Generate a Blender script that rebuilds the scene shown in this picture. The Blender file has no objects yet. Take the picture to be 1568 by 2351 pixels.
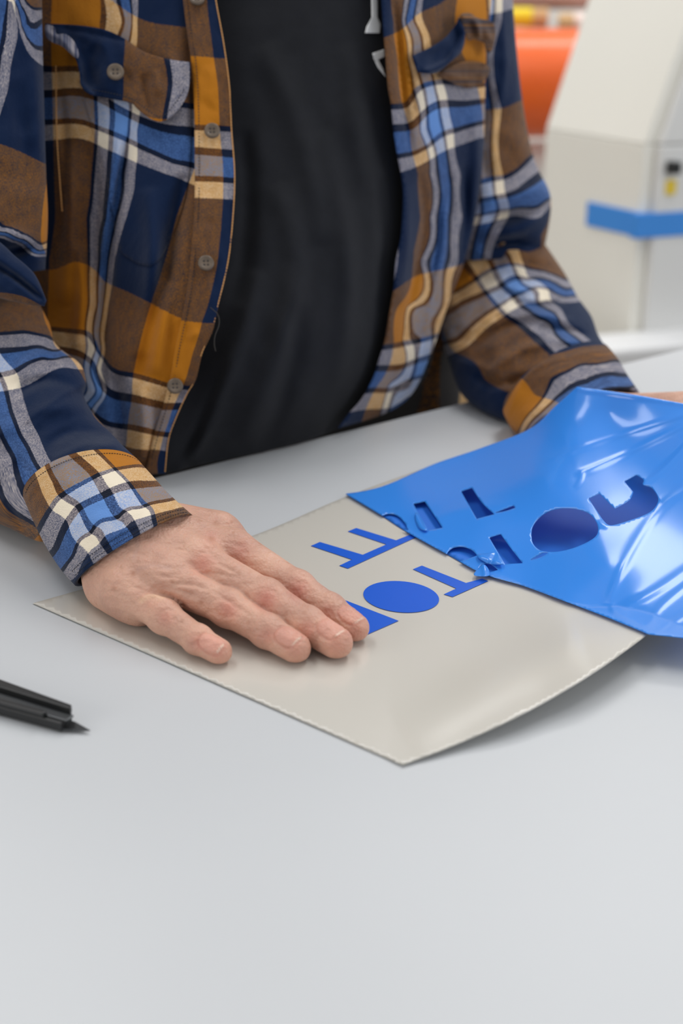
import bpy, math, numpy as np
from mathutils import Vector, Matrix
from mathutils.geometry import delaunay_2d_cdt

S = bpy.context.scene
COL = S.collection
# ------------------------------------------------------------------ camera
TH = math.radians(22.5)
TZ = 0.90                      # height of the table top
CAMZ = TZ + 0.35
FPX = 50.0 / 36.0 * 2351
cd = bpy.data.cameras.new('camera')
cd.sensor_fit = 'VERTICAL'; cd.sensor_height = 36.0; cd.lens = 50.0
cd.clip_start = 0.02; cd.clip_end = 50
cd.dof.use_dof = True; cd.dof.focus_distance = 0.80; cd.dof.aperture_fstop = 5.6
cam = bpy.data.objects.new('camera', cd); COL.objects.link(cam)
cam.location = (0, 0, CAMZ); cam.rotation_euler = (math.pi / 2 - TH, 0, 0)
S.camera = cam
# ------------------------------------------------------------------ world, lamps, exposure
w = bpy.data.worlds.new('world'); S.world = w; w.use_nodes = True
bg = w.node_tree.nodes['Background']
bg.inputs[0].default_value = (0.93, 0.96, 1.0, 1); bg.inputs[1].default_value = 0.45
S.view_settings.view_transform = 'Standard'; S.view_settings.look = 'None'
S.view_settings.gamma = 1.0; S.view_settings.use_curve_mapping = False
S.view_settings.exposure = 0.0


def area(name, loc, size, power, target, col=(1, 1, 1)):
    l = bpy.data.lights.new(name, 'AREA'); l.shape = 'RECTANGLE'
    l.size, l.size_y = size; l.energy = power; l.color = col
    o = bpy.data.objects.new(name, l); COL.objects.link(o); o.location = loc
    o.rotation_euler = (Vector(target) - Vector(loc)).to_track_quat('-Z', 'Y').to_euler()
    return o


area('ceiling_light', (-0.9, 2.1, 3.2), (0.5, 3.2), 28, (-0.9, 2.1, 0))
area('ceiling_light', (0.9, 2.1, 3.2), (0.5, 3.2), 35, (0.9, 2.1, 0))
area('ceiling_light', (0.2, 3.3, 3.2), (3.0, 0.5), 36, (0.2, 3.3, 0))
area('fill_light', (3.2, 0.2, 2.0), (1.8, 1.5), 27, (0, 1.0, 0.9), (0.95, 0.98, 1.0))  # fill added on the right, no real window; lifts the far tabletop

area('fill_light', (-3.0, -1.2, 2.0), (1.8, 1.5), 30, (0.4, 1.9, 0.9), (1.0, 0.98, 0.95))  # soft fill added behind left, no real window; brightens the machine's left face

# ------------------------------------------------------------------ camera-ray helpers (pixel -> place on a known plane)
FW = np.array([0, math.cos(TH), -math.sin(TH)]); UP = np.array([0, math.sin(TH), math.cos(TH)])
CP = np.array([0, 0, CAMZ])


def ray(px, py):
    px = np.asarray(px, float); py = np.asarray(py, float)
    r = np.zeros(px.shape + (3,)) + FW
    r[..., 0] += (px - 784) / FPX
    r += ((1175.5 - py) / FPX)[..., None] * UP
    return r


def atY(px, py, Y):
    r = ray(px, py); return CP + r * (np.asarray(Y, float) / r[..., 1])[..., None]


def atZ(px, py, z):
    r = ray(px, py); return CP + r * ((np.asarray(z, float) + TZ - CAMZ) / r[..., 2])[..., None]


def proj(P):
    d = P - CP; dep = d @ FW
    return 784 + FPX * d[..., 0] / dep, 1175.5 - FPX * (d @ UP) / dep, dep


# ------------------------------------------------------------------ maths helpers
class TPS:
    def __init__(s, pts, vals, lam=1e-4):
        s.c = np.array(pts, float) / 1000.0; v = np.array(vals, float)
        if v.ndim == 1: v = v[:, None]
        n = len(s.c)
        K = s.U(s.c) + lam * np.eye(n)
        P = np.hstack([np.ones((n, 1)), s.c])
        A = np.zeros((n + 3, n + 3)); A[:n, :n] = K; A[:n, n:] = P; A[n:, :n] = P.T
        b = np.zeros((n + 3, v.shape[1])); b[:n] = v
        s.w = np.linalg.solve(A, b)

    def U(s, q):
        d2 = ((q[:, None, :] - s.c[None]) ** 2).sum(-1)
        return 0.5 * d2 * np.log(d2 + 1e-12)

    def __call__(s, px, py):
        px = np.asarray(px, float); sh = px.shape
        q = np.stack([px.ravel(), np.asarray(py, float).ravel()], 1) / 1000.0
        out = []
        for i in range(0, len(q), 20000):
            k = q[i:i + 20000]
            out.append(s.U(k) @ s.w[:-3] + np.hstack([np.ones((len(k), 1)), k]) @ s.w[-3:])
        o = np.concatenate(out)
        return o.reshape(sh + (o.shape[1],)) if o.shape[1] > 1 else o.reshape(sh)


def cat(P, t):
    """Catmull-Rom through P (n,k) at t in 0..n-1"""
    P = np.asarray(P, float); n = len(P)
    t = np.clip(np.asarray(t, float), 0, n - 1 - 1e-9); i = t.astype(int); f = (t - i)[:, None]
    p0 = P[np.maximum(i - 1, 0)]; p1 = P[i]; p2 = P[np.minimum(i + 1, n - 1)]; p3 = P[np.minimum(i + 2, n - 1)]
    return 0.5 * (2 * p1 + (p2 - p0) * f + (2 * p0 - 5 * p1 + 4 * p2 - p3) * f ** 2 + (3 * p1 - p0 - 3 * p2 + p3) * f ** 3)


def hash2(i, j, seed):
    h = (i * 374761393 + j * 668265263 + seed * 974634777) & 0xffffffff
    h = ((h ^ (h >> 13)) * 1274126177) & 0xffffffff
    return ((h ^ (h >> 16)) & 0xffff) / 65535.0


def vnoise(x, y, seed=0):
    x = np.asarray(x, float); y = np.asarray(y, float)
    i = np.floor(x).astype(np.int64); j = np.floor(y).astype(np.int64)
    fx = x - i; fy = y - j; fx = fx * fx * fx * (fx * (fx * 6 - 15) + 10); fy = fy * fy * fy * (fy * (fy * 6 - 15) + 10)
    a = hash2(i, j, seed); b = hash2(i + 1, j, seed); c = hash2(i, j + 1, seed); d = hash2(i + 1, j + 1, seed)
    return (a * (1 - fx) + b * fx) * (1 - fy) + (c * (1 - fx) + d * fx) * fy - 0.5


def pdist(px, py, pts):
    """distance and side to a polyline"""
    pts = np.asarray(pts, float); best = np.full(px.shape, 1e9); sd = np.zeros(px.shape); tt = np.zeros(px.shape)
    n = len(pts) - 1
    for k in range(n):
        a = pts[k]; b = pts[k + 1]; e = b - a; L = (e ** 2).sum() + 1e-9
        u = np.clip(((px - a[0]) * e[0] + (py - a[1]) * e[1]) / L, 0, 1)
        dx = px - a[0] - u * e[0]; dy = py - a[1] - u * e[1]; d = np.hypot(dx, dy)
        m = d < best; best[m] = d[m]; sd[m] = np.sign(e[0] * dy - e[1] * dx)[m]; tt[m] = ((k + u) / n)[m]
    return best, sd, tt


def foldsum(px, py, folds):
    """folds: (points, width px, amplitude m[, 's' step | 't' tapered ridge])"""
    h = np.zeros(px.shape)
    for f in folds:
        pts = f[0]
        if len(pts) > 2: pts = cat(pts, np.linspace(0, len(pts) - 1, len(pts) * 4))
        d, sd, t = pdist(px, py, pts)
        if len(f) > 3 and f[3] == 's': h += f[2] * np.where(sd > 0, np.exp(-d / f[1]), 0) * np.minimum(1, 6 * np.minimum(t, 1 - t) + .1)
        else:
            g = np.exp(-(d / f[1]) ** 2)
            if len(f) > 3 and f[3] == 't': g = g * np.sin(np.pi * np.clip(t, 0, 1)) ** .6
            h += f[2] * g
    return h


def inside(px, py, poly):
    poly = np.asarray(poly); c = np.zeros(px.shape, bool); n = len(poly); j = n - 1
    for i in range(n):
        xi, yi = poly[i]; xj, yj = poly[j]
        if yi != yj:
            c ^= ((yi > py) != (yj > py)) & (px < (xj - xi) * (py - yi) / (yj - yi) + xi)
        j = i
    return c


def smoothpoly(pts, step, smooth=True):
    """closed outline resampled; a third entry marks a corner"""
    n = len(pts); P = np.array([p[:2] for p in pts], float); cor = [len(p) > 2 or not smooth for p in pts]
    out = []
    for i in range(n):
        p1 = P[i]; p2 = P[(i + 1) % n]
        p0 = P[i - 1] if not cor[i] else p1; p3 = P[(i + 2) % n] if not cor[(i + 1) % n] else p2
        m = max(1, int(round(np.hypot(*(p2 - p1)) / step)))
        for k in range(m):
            f = k / m
            out.append(0.5 * (2 * p1 + (p2 - p0) * f + (2 * p0 - 5 * p1 + 4 * p2 - p3) * f * f + (3 * p1 - p0 - 3 * p2 + p3) * f ** 3))
    return np.array(out)


# ------------------------------------------------------------------ object helpers
def tag(o, label=None, cat_=None, group=None, kind=None):
    if label: o['label'] = label
    if cat_: o['category'] = cat_
    if group: o['group'] = group
    if kind: o['kind'] = kind
    return o


def link(name, verts, faces, mat, parent=None, uv=None, smooth=True, attr=None):
    me = bpy.data.meshes.new(name)
    verts = np.asarray(verts, float)
    me.from_pydata(verts.tolist(), [], [tuple(f) for f in faces]); me.update()
    if uv is not None:
        l = me.uv_layers.new(name='plaid'); idx = np.zeros(len(me.loops), np.int32); me.loops.foreach_get('vertex_index', idx)
        l.data.foreach_set('uv', np.asarray(uv, float)[idx].ravel())
    if attr is not None:
        for k, v in attr.items():
            a = me.color_attributes.new(k, 'FLOAT_COLOR', 'POINT'); a.data.foreach_set('color', np.asarray(v, float).ravel())
    if smooth: me.polygons.foreach_set('use_smooth', [True] * len(me.polygons))
    for m in (mat if isinstance(mat, list) else [mat]): me.materials.append(m)
    o = bpy.data.objects.new(name, me); COL.objects.link(o)
    if parent is not None: o.parent = parent
    return o


def empty(name, loc):
    o = bpy.data.objects.new(name, None); o.empty_display_size = .05; COL.objects.link(o); o.location = loc; return o


def join(parts):
    V = []; F = []; U = []; n = 0
    for v, f, u in parts:
        V.append(v); F += [tuple(int(i) + n for i in q) for q in f]; U.append(u if u is not None else np.zeros((len(v), 2))); n += len(v)
    return np.concatenate(V), F, np.concatenate(U)


def patch(poly, step, pos, holes=(), folds=(), th=0.0008, uvf=None, smooth=True, wav=0.0, wsc=60, seed=1, holesmooth=True):
    """sheet of cloth / film over an outline; pos(px,py) gives the place of every point, folds lift it, th thickens it"""
    B = smoothpoly(poly, step, smooth); H = [smoothpoly(h, step * .7, holesmooth) for h in holes]
    x0, y0 = B.min(0); x1, y1 = B.max(0)
    gx, gy = np.meshgrid(np.arange(x0, x1, step), np.arange(y0, y1, step * .87)); gx = gx + (np.arange(gx.shape[0]) % 2)[:, None] * step / 2
    gx = gx.ravel(); gy = gy.ravel()
    m = inside(gx, gy, B); db, _, _ = pdist(gx, gy, np.vstack([B, B[:1]])); m &= db > step * .45
    for h in H:
        m &= ~inside(gx, gy, h); dh, _, _ = pdist(gx, gy, np.vstack([h, h[:1]])); m &= dh > step * .4
    pts = [B] + H; E = []; n = 0
    for p in pts:
        E += [(n + i, n + (i + 1) % len(p)) for i in range(len(p))]; n += len(p)
    A = np.vstack(pts + [np.stack([gx[m], gy[m]], 1)])
    r = delaunay_2d_cdt([Vector(a) for a in A], E, [], 0, 1e-6)
    Q = np.array([tuple(v) for v in r[0]]); T = np.array([list(f) for f in r[2]])
    c = Q[T].mean(1); k = inside(c[:, 0], c[:, 1], B)
    for h in H: k &= ~inside(c[:, 0], c[:, 1], h)
    T = T[k]
    used = np.unique(T); mp = -np.ones(len(Q), int); mp[used] = np.arange(len(used)); Q = Q[used]; T = mp[T]
    px, py = Q[:, 0], Q[:, 1]
    P = pos(px, py); R = ray(px, py); R /= np.linalg.norm(R, axis=1)[:, None]
    hgt = foldsum(px, py, folds) if len(folds) else 0
    if wav: hgt = hgt + wav * (vnoise(px / wsc, py / wsc / 1.8, seed) + .5 * vnoise(px / wsc * 2.1, py / wsc * 1.3, seed + 5))
    P = P - R * (np.zeros(len(P)) + hgt)[:, None]
    # orient towards camera
    a, b, c3 = P[T[:, 0]], P[T[:, 1]], P[T[:, 2]]
    nn = np.cross(b - a, c3 - a); fl = (nn * R[T[:, 0]]).sum(1) > 0; T[fl] = T[fl][:, ::-1]
    uv = uvf(px, py) if uvf is not None else Q / 1000.0
    N = len(P); F = [tuple(t) for t in T] + [tuple(N + i for i in t[::-1]) for t in T]
    ed = {}
    for t in T:
        for i in range(3):
            e = (t[i], t[(i + 1) % 3])
            if (e[1], e[0]) in ed: del ed[(e[1], e[0])]
            else: ed[e] = 1
    F += [(e[1], e[0], N + e[0], N + e[1]) for e in ed]
    V = np.vstack([P, P + R * th]); uv = np.vstack([uv, uv])
    return V, F, uv


def tube(Lp, Rp, Y, nt=110, na=72, bow=None, squash=0.85, folds=(), uvf=None, wav=0.0, seed=3, caps=False, wsc=45):
    """sleeve-like tube: two side lines, the depth of its axis, round section; folds displace it outward"""
    n = len(Lp); t = np.linspace(0, n - 1, nt)
    L = cat(Lp, t); R = cat(Rp, t); Yc = cat(np.array(Y, float)[:, None], t)[:, 0]
    bw = cat(np.array(bow if bow is not None else [0] * n, float)[:, None], t)[:, 0]
    mid = (L + R) / 2; half = (R - L) / 2; hw = np.hypot(half[:, 0], half[:, 1])
    ax = np.gradient(mid, axis=0); ax /= np.linalg.norm(ax, axis=1)[:, None] + 1e-9
    a = np.linspace(0, 2 * np.pi, na, endpoint=False)
    px = mid[:, None, 0] + half[:, None, 0] * np.cos(a) + (bw[:, None] * np.sin(a)) * ax[:, None, 0]
    py = mid[:, None, 1] + half[:, None, 1] * np.cos(a) + (bw[:, None] * np.sin(a)) * ax[:, None, 1]
    c = atY(mid[:, 0], mid[:, 1], Yc); dep = (c - CP) @ FW
    rad = hw * dep / FPX * squash
    f = np.zeros_like(px)
    fr = np.clip(np.sin(a), 0, 1)[None] ** .5
    if len(folds): f += foldsum(px.ravel(), py.ravel(), folds).reshape(px.shape) * fr
    if wav: f += wav * (vnoise(px / wsc, py / wsc, seed) + .6 * vnoise(px / wsc * 2, py / wsc * 2, seed + 1)) * fr
    D = dep[:, None] - rad[:, None] * np.sin(a)[None] - f
    P = CP + ray(px, py) * D[..., None]
    V = P.reshape(-1, 3); F = []
    for i in range(nt - 1):
        for j in range(na):
            k = (j + 1) % na; F.append((i * na + j, i * na + k, (i + 1) * na + k, (i + 1) * na + j))
    q = (px.ravel(), py.ravel())
    uv = uvf(*q) if uvf is not None else np.stack(q, 1) / 1000
    if caps:
        F.append(tuple(range(na))[::-1]); F.append(tuple((nt - 1) * na + j for j in range(na)))
    return V, F, uv


def box(x0, x1, y0, y1, z0, z1):
    v = [(x, y, z) for z in (z0, z1) for y in (y0, y1) for x in (x0, x1)]
    f = [(0, 2, 3, 1), (4, 5, 7, 6), (0, 1, 5, 4), (2, 6, 7, 3), (0, 4, 6, 2), (1, 3, 7, 5)]
    return np.array(v, float), f


def prism(pts, zlo, zhi):
    """pts: (n,2) world xy outline, extruded in z"""
    n = len(pts); V = [(p[0], p[1], zlo) for p in pts] + [(p[0], p[1], zhi) for p in pts]
    F = [tuple(range(n))[::-1], tuple(range(n, 2 * n))] + [(i, (i + 1) % n, n + (i + 1) % n, n + i) for i in range(n)]
    return np.array(V), F


def bevel(o, wd=0.003, seg=3):
    m = o.modifiers.new('bevel', 'BEVEL'); m.width = wd; m.segments = seg; m.limit_method = 'ANGLE'; m.angle_limit = math.radians(40)
    return o


def lathe(prof, axis_o, axis_d, n=48):
    """prof: list of (distance along axis, radius)"""
    d = Vector(axis_d).normalized(); u = d.orthogonal().normalized(); v = d.cross(u); o = Vector(axis_o); V = []; F = []
    for s, r in prof:
        for k in range(n):
            a = 2 * math.pi * k / n; V.append(tuple(o + d * s + (u * math.cos(a) + v * math.sin(a)) * r))
    for i in range(len(prof) - 1):
        for k in range(n):
            j = (k + 1) % n; F.append((i * n + k, i * n + j, (i + 1) * n + j, (i + 1) * n + k))
    F.append(tuple(range(n))[::-1]); F.append(tuple((len(prof) - 1) * n + k for k in range(n)))
    return np.array(V), F


# ------------------------------------------------------------------ materials
def lin(c):
    return tuple(((x / 255) / 12.92 if x / 255 <= .04045 else ((x / 255 + .055) / 1.055) ** 2.4) for x in c) + (1,)


def mk(name):
    m = bpy.data.materials.new(name); m.use_nodes = True
    nt = m.node_tree; return m, nt, nt.nodes['Principled BSDF']


def N(nt, typ, **kw):
    n = nt.nodes.new(typ)
    for k, v in kw.items():
        if isinstance(k, str) and hasattr(n, k): setattr(n, k, v)
    return n


def math_(nt, op, a, b=None, c=None):
    n = nt.nodes.new('ShaderNodeMath'); n.operation = op
    for i, x in enumerate((a, b, c)):
        if x is None: continue
        if isinstance(x, (int, float)): n.inputs[i].default_value = x
        else: nt.links.new(x, n.inputs[i])
    return n.outputs[0]


def simple(name, rgb, rough=.5, noise=0.0, nscale=30, bump=0.0, bscale=200, metal=0, coat=0, spec=.5, sheen=0, detail=4):
    m, nt, b = mk(name)
    b.inputs['Roughness'].default_value = rough; b.inputs['Metallic'].default_value = metal
    b.inputs['Specular IOR Level'].default_value = spec
    b.inputs['Coat Weight'].default_value = coat; b.inputs['Coat Roughness'].default_value = .08
    b.inputs['Sheen Weight'].default_value = sheen
    tc = N(nt, 'ShaderNodeTexCoord')
    n = N(nt, 'ShaderNodeTexNoise'); n.inputs['Scale'].default_value = nscale; n.inputs['Detail'].default_value = detail
    nt.links.new(tc.outputs['Object'], n.inputs['Vector'])
    mx = N(nt, 'ShaderNodeMix'); mx.data_type = 'RGBA'
    c = lin(rgb)
    mx.inputs['A'].default_value = tuple(x * (1 - noise) for x in c[:3]) + (1,); mx.inputs['B'].default_value = tuple(min(1, x * (1 + noise)) for x in c[:3]) + (1,)
    nt.links.new(n.outputs['Fac'], mx.inputs['Factor']); nt.links.new(mx.outputs['Result'], b.inputs['Base Color'])
    if bump:
        n2 = N(nt, 'ShaderNodeTexNoise'); n2.inputs['Scale'].default_value = bscale; n2.inputs['Detail'].default_value = 6
        nt.links.new(tc.outputs['Object'], n2.inputs['Vector'])
        bp = N(nt, 'ShaderNodeBump'); bp.inputs['Strength'].default_value = bump; bp.inputs['Distance'].default_value = .001
        nt.links.new(n2.outputs['Fac'], bp.inputs['Height']); nt.links.new(bp.outputs['Normal'], b.inputs['Normal'])
    return m


NAVY = (19, 37, 66); MUST = (184, 116, 32); CREAM = (244, 230, 206); BLUE = (104, 148, 214); DK = (13, 22, 40)


def plaid_material(name='plaid_flannel'):
    m, nt, b = mk(name); L = nt.links
    uv = N(nt, 'ShaderNodeUVMap'); uv.uv_map = 'plaid'
    sep = N(nt, 'ShaderNodeSeparateXYZ')
    # fuzzy thread edges
    nz = N(nt, 'ShaderNodeTexNoise'); nz.inputs['Scale'].default_value = 260; nz.inputs['Detail'].default_value = 2
    L.new(uv.outputs[0], nz.inputs['Vector'])
    sub = N(nt, 'ShaderNodeVectorMath'); sub.operation = 'SUBTRACT'; L.new(nz.outputs['Color'], sub.inputs[0]); sub.inputs[1].default_value = (.5, .5, .5)
    sc = N(nt, 'ShaderNodeVectorMath'); sc.operation = 'MULTIPLY_ADD'; L.new(sub.outputs[0], sc.inputs[0]); sc.inputs[1].default_value = (.010, .010, 0); L.new(uv.outputs[0], sc.inputs[2])
    L.new(sc.outputs[0], sep.inputs[0])

    def ramp(s):
        f = math_(nt, 'FRACT', s)
        r = N(nt, 'ShaderNodeValToRGB'); r.color_ramp.interpolation = 'CONSTANT'
        seq = [(0, MUST), (.26, DK), (.285, CREAM), (.355, DK), (.385, BLUE), (.465, DK), (.49, CREAM), (.555, NAVY)]
        e = r.color_ramp.elements
        while len(e) < len(seq): e.new(.5)
        for k, (p, c) in enumerate(seq): e[k].position = p; e[k].color = tuple(x / 255 for x in c) + (1,)
        L.new(f, r.inputs[0]); return r.outputs[0]
    cu = ramp(sep.outputs['X']); cv = ramp(sep.outputs['Y'])
    n1 = N(nt, 'ShaderNodeTexNoise'); n1.inputs['Scale'].default_value = 170; n1.inputs['Detail'].default_value = 3; L.new(uv.outputs[0], n1.inputs['Vector'])
    n3 = N(nt, 'ShaderNodeTexNoise'); n3.inputs['Scale'].default_value = 26; n3.inputs['Detail'].default_value = 3; L.new(uv.outputs[0], n3.inputs['Vector'])
    tw = math_(nt, 'SINE', math_(nt, 'MULTIPLY', math_(nt, 'ADD', sep.outputs['X'], sep.outputs['Y']), 2 * math.pi * 170))
    fac = math_(nt, 'ADD', .5, math_(nt, 'MULTIPLY', tw, .12))
    fac = math_(nt, 'ADD', fac, math_(nt, 'MULTIPLY', math_(nt, 'SUBTRACT', n1.outputs['Fac'], .5), 1.1))
    fac = math_(nt, 'ADD', fac, math_(nt, 'MULTIPLY', math_(nt, 'SUBTRACT', n3.outputs['Fac'], .5), .35))
    cl = N(nt, 'ShaderNodeClamp'); L.new(fac, cl.inputs[0]); cl.inputs['Min'].default_value = .12; cl.inputs['Max'].default_value = .88
    mx = N(nt, 'ShaderNodeMix'); mx.data_type = 'RGBA'; L.new(cl.outputs[0], mx.inputs['Factor']); L.new(cu, mx.inputs['A']); L.new(cv, mx.inputs['B'])
    s1 = N(nt, 'ShaderNodeSeparateColor'); L.new(cu, s1.inputs[0]); s2 = N(nt, 'ShaderNodeSeparateColor'); L.new(cv, s2.inputs[0])
    df = math_(nt, 'ABSOLUTE', math_(nt, 'SUBTRACT', s1.outputs[0], s2.outputs[0]))
    tn = N(nt, 'ShaderNodeCombineXYZ'); L.new(math_(nt, 'MULTIPLY', df, -.02), tn.inputs[1]); L.new(math_(nt, 'MULTIPLY', df, .016), tn.inputs[2])
    ad = N(nt, 'ShaderNodeVectorMath'); ad.operation = 'ADD'; L.new(mx.outputs['Result'], ad.inputs[0]); L.new(tn.outputs[0], ad.inputs[1])
    g = N(nt, 'ShaderNodeGamma'); g.inputs[1].default_value = 2.2; L.new(ad.outputs[0], g.inputs[0])
    L.new(g.outputs[0], b.inputs['Base Color'])
    b.inputs['Roughness'].default_value = .92; b.inputs['Specular IOR Level'].default_value = .15
    b.inputs['Sheen Weight'].default_value = .12; b.inputs['Sheen Roughness'].default_value = .5
    bp = N(nt, 'ShaderNodeBump'); bp.inputs['Strength'].default_value = .35; bp.inputs['Distance'].default_value = .0012
    L.new(math_(nt, 'ADD', n1.outputs['Fac'], math_(nt, 'MULTIPLY', n3.outputs['Fac'], 1.6)), bp.inputs['Height']); L.new(bp.outputs[0], b.inputs['Normal'])
    return m


def skin_material():
    m, nt, b = mk('skin'); L = nt.links
    at = N(nt, 'ShaderNodeAttribute'); at.attribute_name = 'tint'
    tc = N(nt, 'ShaderNodeTexCoord')
    n = N(nt, 'ShaderNodeTexNoise'); n.inputs['Scale'].default_value = 55; n.inputs['Detail'].default_value = 5; L.new(tc.outputs['Object'], n.inputs['Vector'])
    r = N(nt, 'ShaderNodeValToRGB'); e = r.color_ramp.elements
    e[0].position = .3; e[0].color = (.84, .78, .78, 1); e[1].position = .7; e[1].color = (1.1, 1.08, 1.06, 1); L.new(n.outputs['Fac'], r.inputs[0])
    mx = N(nt, 'ShaderNodeMix'); mx.data_type = 'RGBA'; mx.blend_type = 'MULTIPLY'; mx.inputs['Factor'].default_value = 1
    L.new(at.outputs['Color'], mx.inputs['A']); L.new(r.outputs[0], mx.inputs['B'])
    # freckles
    v = N(nt, 'ShaderNodeTexVoronoi'); v.inputs['Scale'].default_value = 90; L.new(tc.outputs['Object'], v.inputs['Vector'])
    fr = N(nt, 'ShaderNodeValToRGB'); fr.color_ramp.elements[0].position = .06; fr.color_ramp.elements[0].color = (.80, .68, .60, 1); fr.color_ramp.elements[1].position = .16; fr.color_ramp.elements[1].color = (1, 1, 1, 1)
    L.new(v.outputs['Distance'], fr.inputs[0])
    m2 = N(nt, 'ShaderNodeMix'); m2.data_type = 'RGBA'; m2.blend_type = 'MULTIPLY'; m2.inputs['Factor'].default_value = .55
    L.new(mx.outputs['Result'], m2.inputs['A']); L.new(fr.outputs[0], m2.inputs['B']); L.new(m2.outputs['Result'], b.inputs['Base Color'])
    b.inputs['Roughness'].default_value = .48; b.inputs['Specular IOR Level'].default_value = .4
    b.inputs['Subsurface Weight'].default_value = .25; b.inputs['Subsurface Radius'].default_value = (1, .35, .2); b.inputs['Subsurface Scale'].default_value = .004
    n2 = N(nt, 'ShaderNodeTexVoronoi'); n2.inputs['Scale'].default_value = 650; L.new(tc.outputs['Object'], n2.inputs['Vector'])
    n4 = N(nt, 'ShaderNodeTexNoise'); n4.inputs['Scale'].default_value = 240; n4.inputs['Detail'].default_value = 4; L.new(tc.outputs['Object'], n4.inputs['Vector'])
    bp = N(nt, 'ShaderNodeBump'); bp.inputs['Strength'].default_value = .5; bp.inputs['Distance'].default_value = .0006
    L.new(math_(nt, 'ADD', n2.outputs['Distance'], math_(nt, 'MULTIPLY', n4.outputs['Fac'], 2.0)), bp.inputs['Height']); L.new(bp.outputs[0], b.inputs['Normal'])
    return m


M_PLAID = plaid_material()
M_SKIN = skin_material()
M_TABLE = simple('table_laminate', (201, 203, 205), .42, noise=.035, nscale=5, bump=.04, bscale=60, spec=.35)
M_TABLEEDGE = simple('table_edge', (150, 152, 155), .5)
M_METAL = simple('grey_metal', (120, 122, 125), .4, metal=.6)
M_PAPER = simple('ivory_backing_paper', (210, 205, 195), .25, noise=.01, nscale=8, spec=.85, coat=.15)
M_VINYL = simple('blue_vinyl', (60, 142, 238), .19, noise=.03, nscale=12, coat=.22, spec=.5)
M_VINYL3 = simple('blue_vinyl_attached', (44, 118, 220), .5, noise=.03, nscale=12, spec=.3)
M_VINYL2 = simple('blue_vinyl_letter', (34, 96, 212), .33, noise=.02, nscale=20, spec=.4)
M_TSHIRT = simple('charcoal_jersey', (30, 31, 35), .95, noise=.22, nscale=90, bump=.25, bscale=900, spec=.15, sheen=.06)
M_TSHIRT.node_tree.nodes['Principled BSDF'].inputs['Sheen Roughness'].default_value = .6
M_PRINT = simple('white_print', (240, 240, 238), .7)
M_TROUSER = simple('dark_trouser_cloth', (40, 36, 36), .9, noise=.1, nscale=60)
M_BUTTON = simple('horn_button', (104, 90, 76), .35, noise=.6, nscale=160, spec=.5)
M_BUTTONIN = simple('button_thread', (58, 52, 50), .8)
M_THREAD = simple('grey_thread', (70, 66, 62), .9)
M_STITCH = simple('tan_thread', (205, 150, 90), .8)
M_STITCHD = simple('dark_thread', (36, 36, 44), .8)
M_BLACK = simple('black_plastic', (26, 27, 28), .42, noise=.1, nscale=90)
M_STEEL = simple('dark_steel', (82, 84, 86), .38, metal=.85)
M_MACH = simple('machine_ivory_paint', (240, 238, 229), .5, noise=.02, nscale=6)
M_MACH2 = simple('machine_grey_paint', (226, 226, 224), .5, noise=.02, nscale=6)
M_GAP = simple('grey_seal', (150, 152, 148), .6)
M_BLUESTRIPE = simple('machine_blue_stripe', (62, 142, 226), .45)
M_YELLOW = simple('yellow_plastic', (236, 205, 60), .5)
M_WHITEBED = simple('white_plastic', (232, 232, 232), .45, noise=.01)
M_ORANGE = simple('orange_vinyl', (226, 96, 28), .33, noise=.02, coat=.3)
M_YROLL = simple('yellow_vinyl', (232, 208, 40), .4)
M_PROLL = simple('pale_pink_vinyl', (230, 212, 204), .5)
M_BROLL = simple('dusty_brown_vinyl', (182, 150, 140), .5)
M_DARKROLL = simple('dark_core', (58, 56, 54), .7)
M_CARD = simple('cardboard', (214, 178, 130), .85, noise=.06, nscale=40)
M_FLOOR = simple('concrete_floor', (150, 150, 148), .6, noise=.12, nscale=3)
M_WALL = simple('painted_wall', (228, 224, 218), .8, noise=.02, nscale=4)
M_HAIR = simple('brown_hair', (74, 56, 42), .7, noise=.3, nscale=200, bump=.6, bscale=400)

# ------------------------------------------------------------------ room
def slab(name, b, mat, kind='structure'):
    v, f = box(*b); o = link(name, v, f, mat, smooth=False); o['kind'] = kind; return o


slab('floor', (-3.5, 3.5, -2.5, 5.0, -.1, 0), M_FLOOR)
slab('wall_back', (-3.5, 3.5, 5.0, 5.1, 0, 3.4), M_WALL)
slab('wall_left', (-3.6, -3.5, -2.5, 5.0, 0, 3.4), M_WALL)
slab('ceiling', (-3.5, 3.5, 2.2, 5.0, 3.4, 3.5), M_WALL)

# ------------------------------------------------------------------ work table
dE = np.array([.2160, .1590]); dE /= np.linalg.norm(dE); nE = np.array([dE[1], -dE[0]])      # along the far edge, towards the camera
E0 = np.array([-.121, .914])


def tpt(s, t): return E0 + dE * s + nE * t


table = empty('work_table', (float(tpt(.2, .6)[0]), float(tpt(.2, .6)[1]), 0))
tag(table, 'large pale grey work table under the backing sheet and the hands', 'table')
bpy.context.view_layer.update()
off = np.array(list(table.location))


def tprism(name, s0, s1, t0, t1, z0, z1, mat, bev=.004):
    v, f = prism([tpt(s0, t0), tpt(s0, t1), tpt(s1, t1), tpt(s1, t0)], z0, z1)
    o = link(name, v - off, f, mat, table, smooth=False); return bevel(o, bev)


tprism('tabletop', -1.2, 1.5, 0, 1.5, TZ - .03, TZ, M_TABLE)
for s in (-1.12, 1.42):
    for t in (.08, 1.42): tprism('leg', s - .03, s + .03, t - .03, t + .03, 0, TZ - .03, M_METAL)
for t in (.08, 1.42): tprism('apron', -1.09, 1.39, t - .012, t + .012, TZ - .12, TZ - .03, M_METAL)

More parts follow.
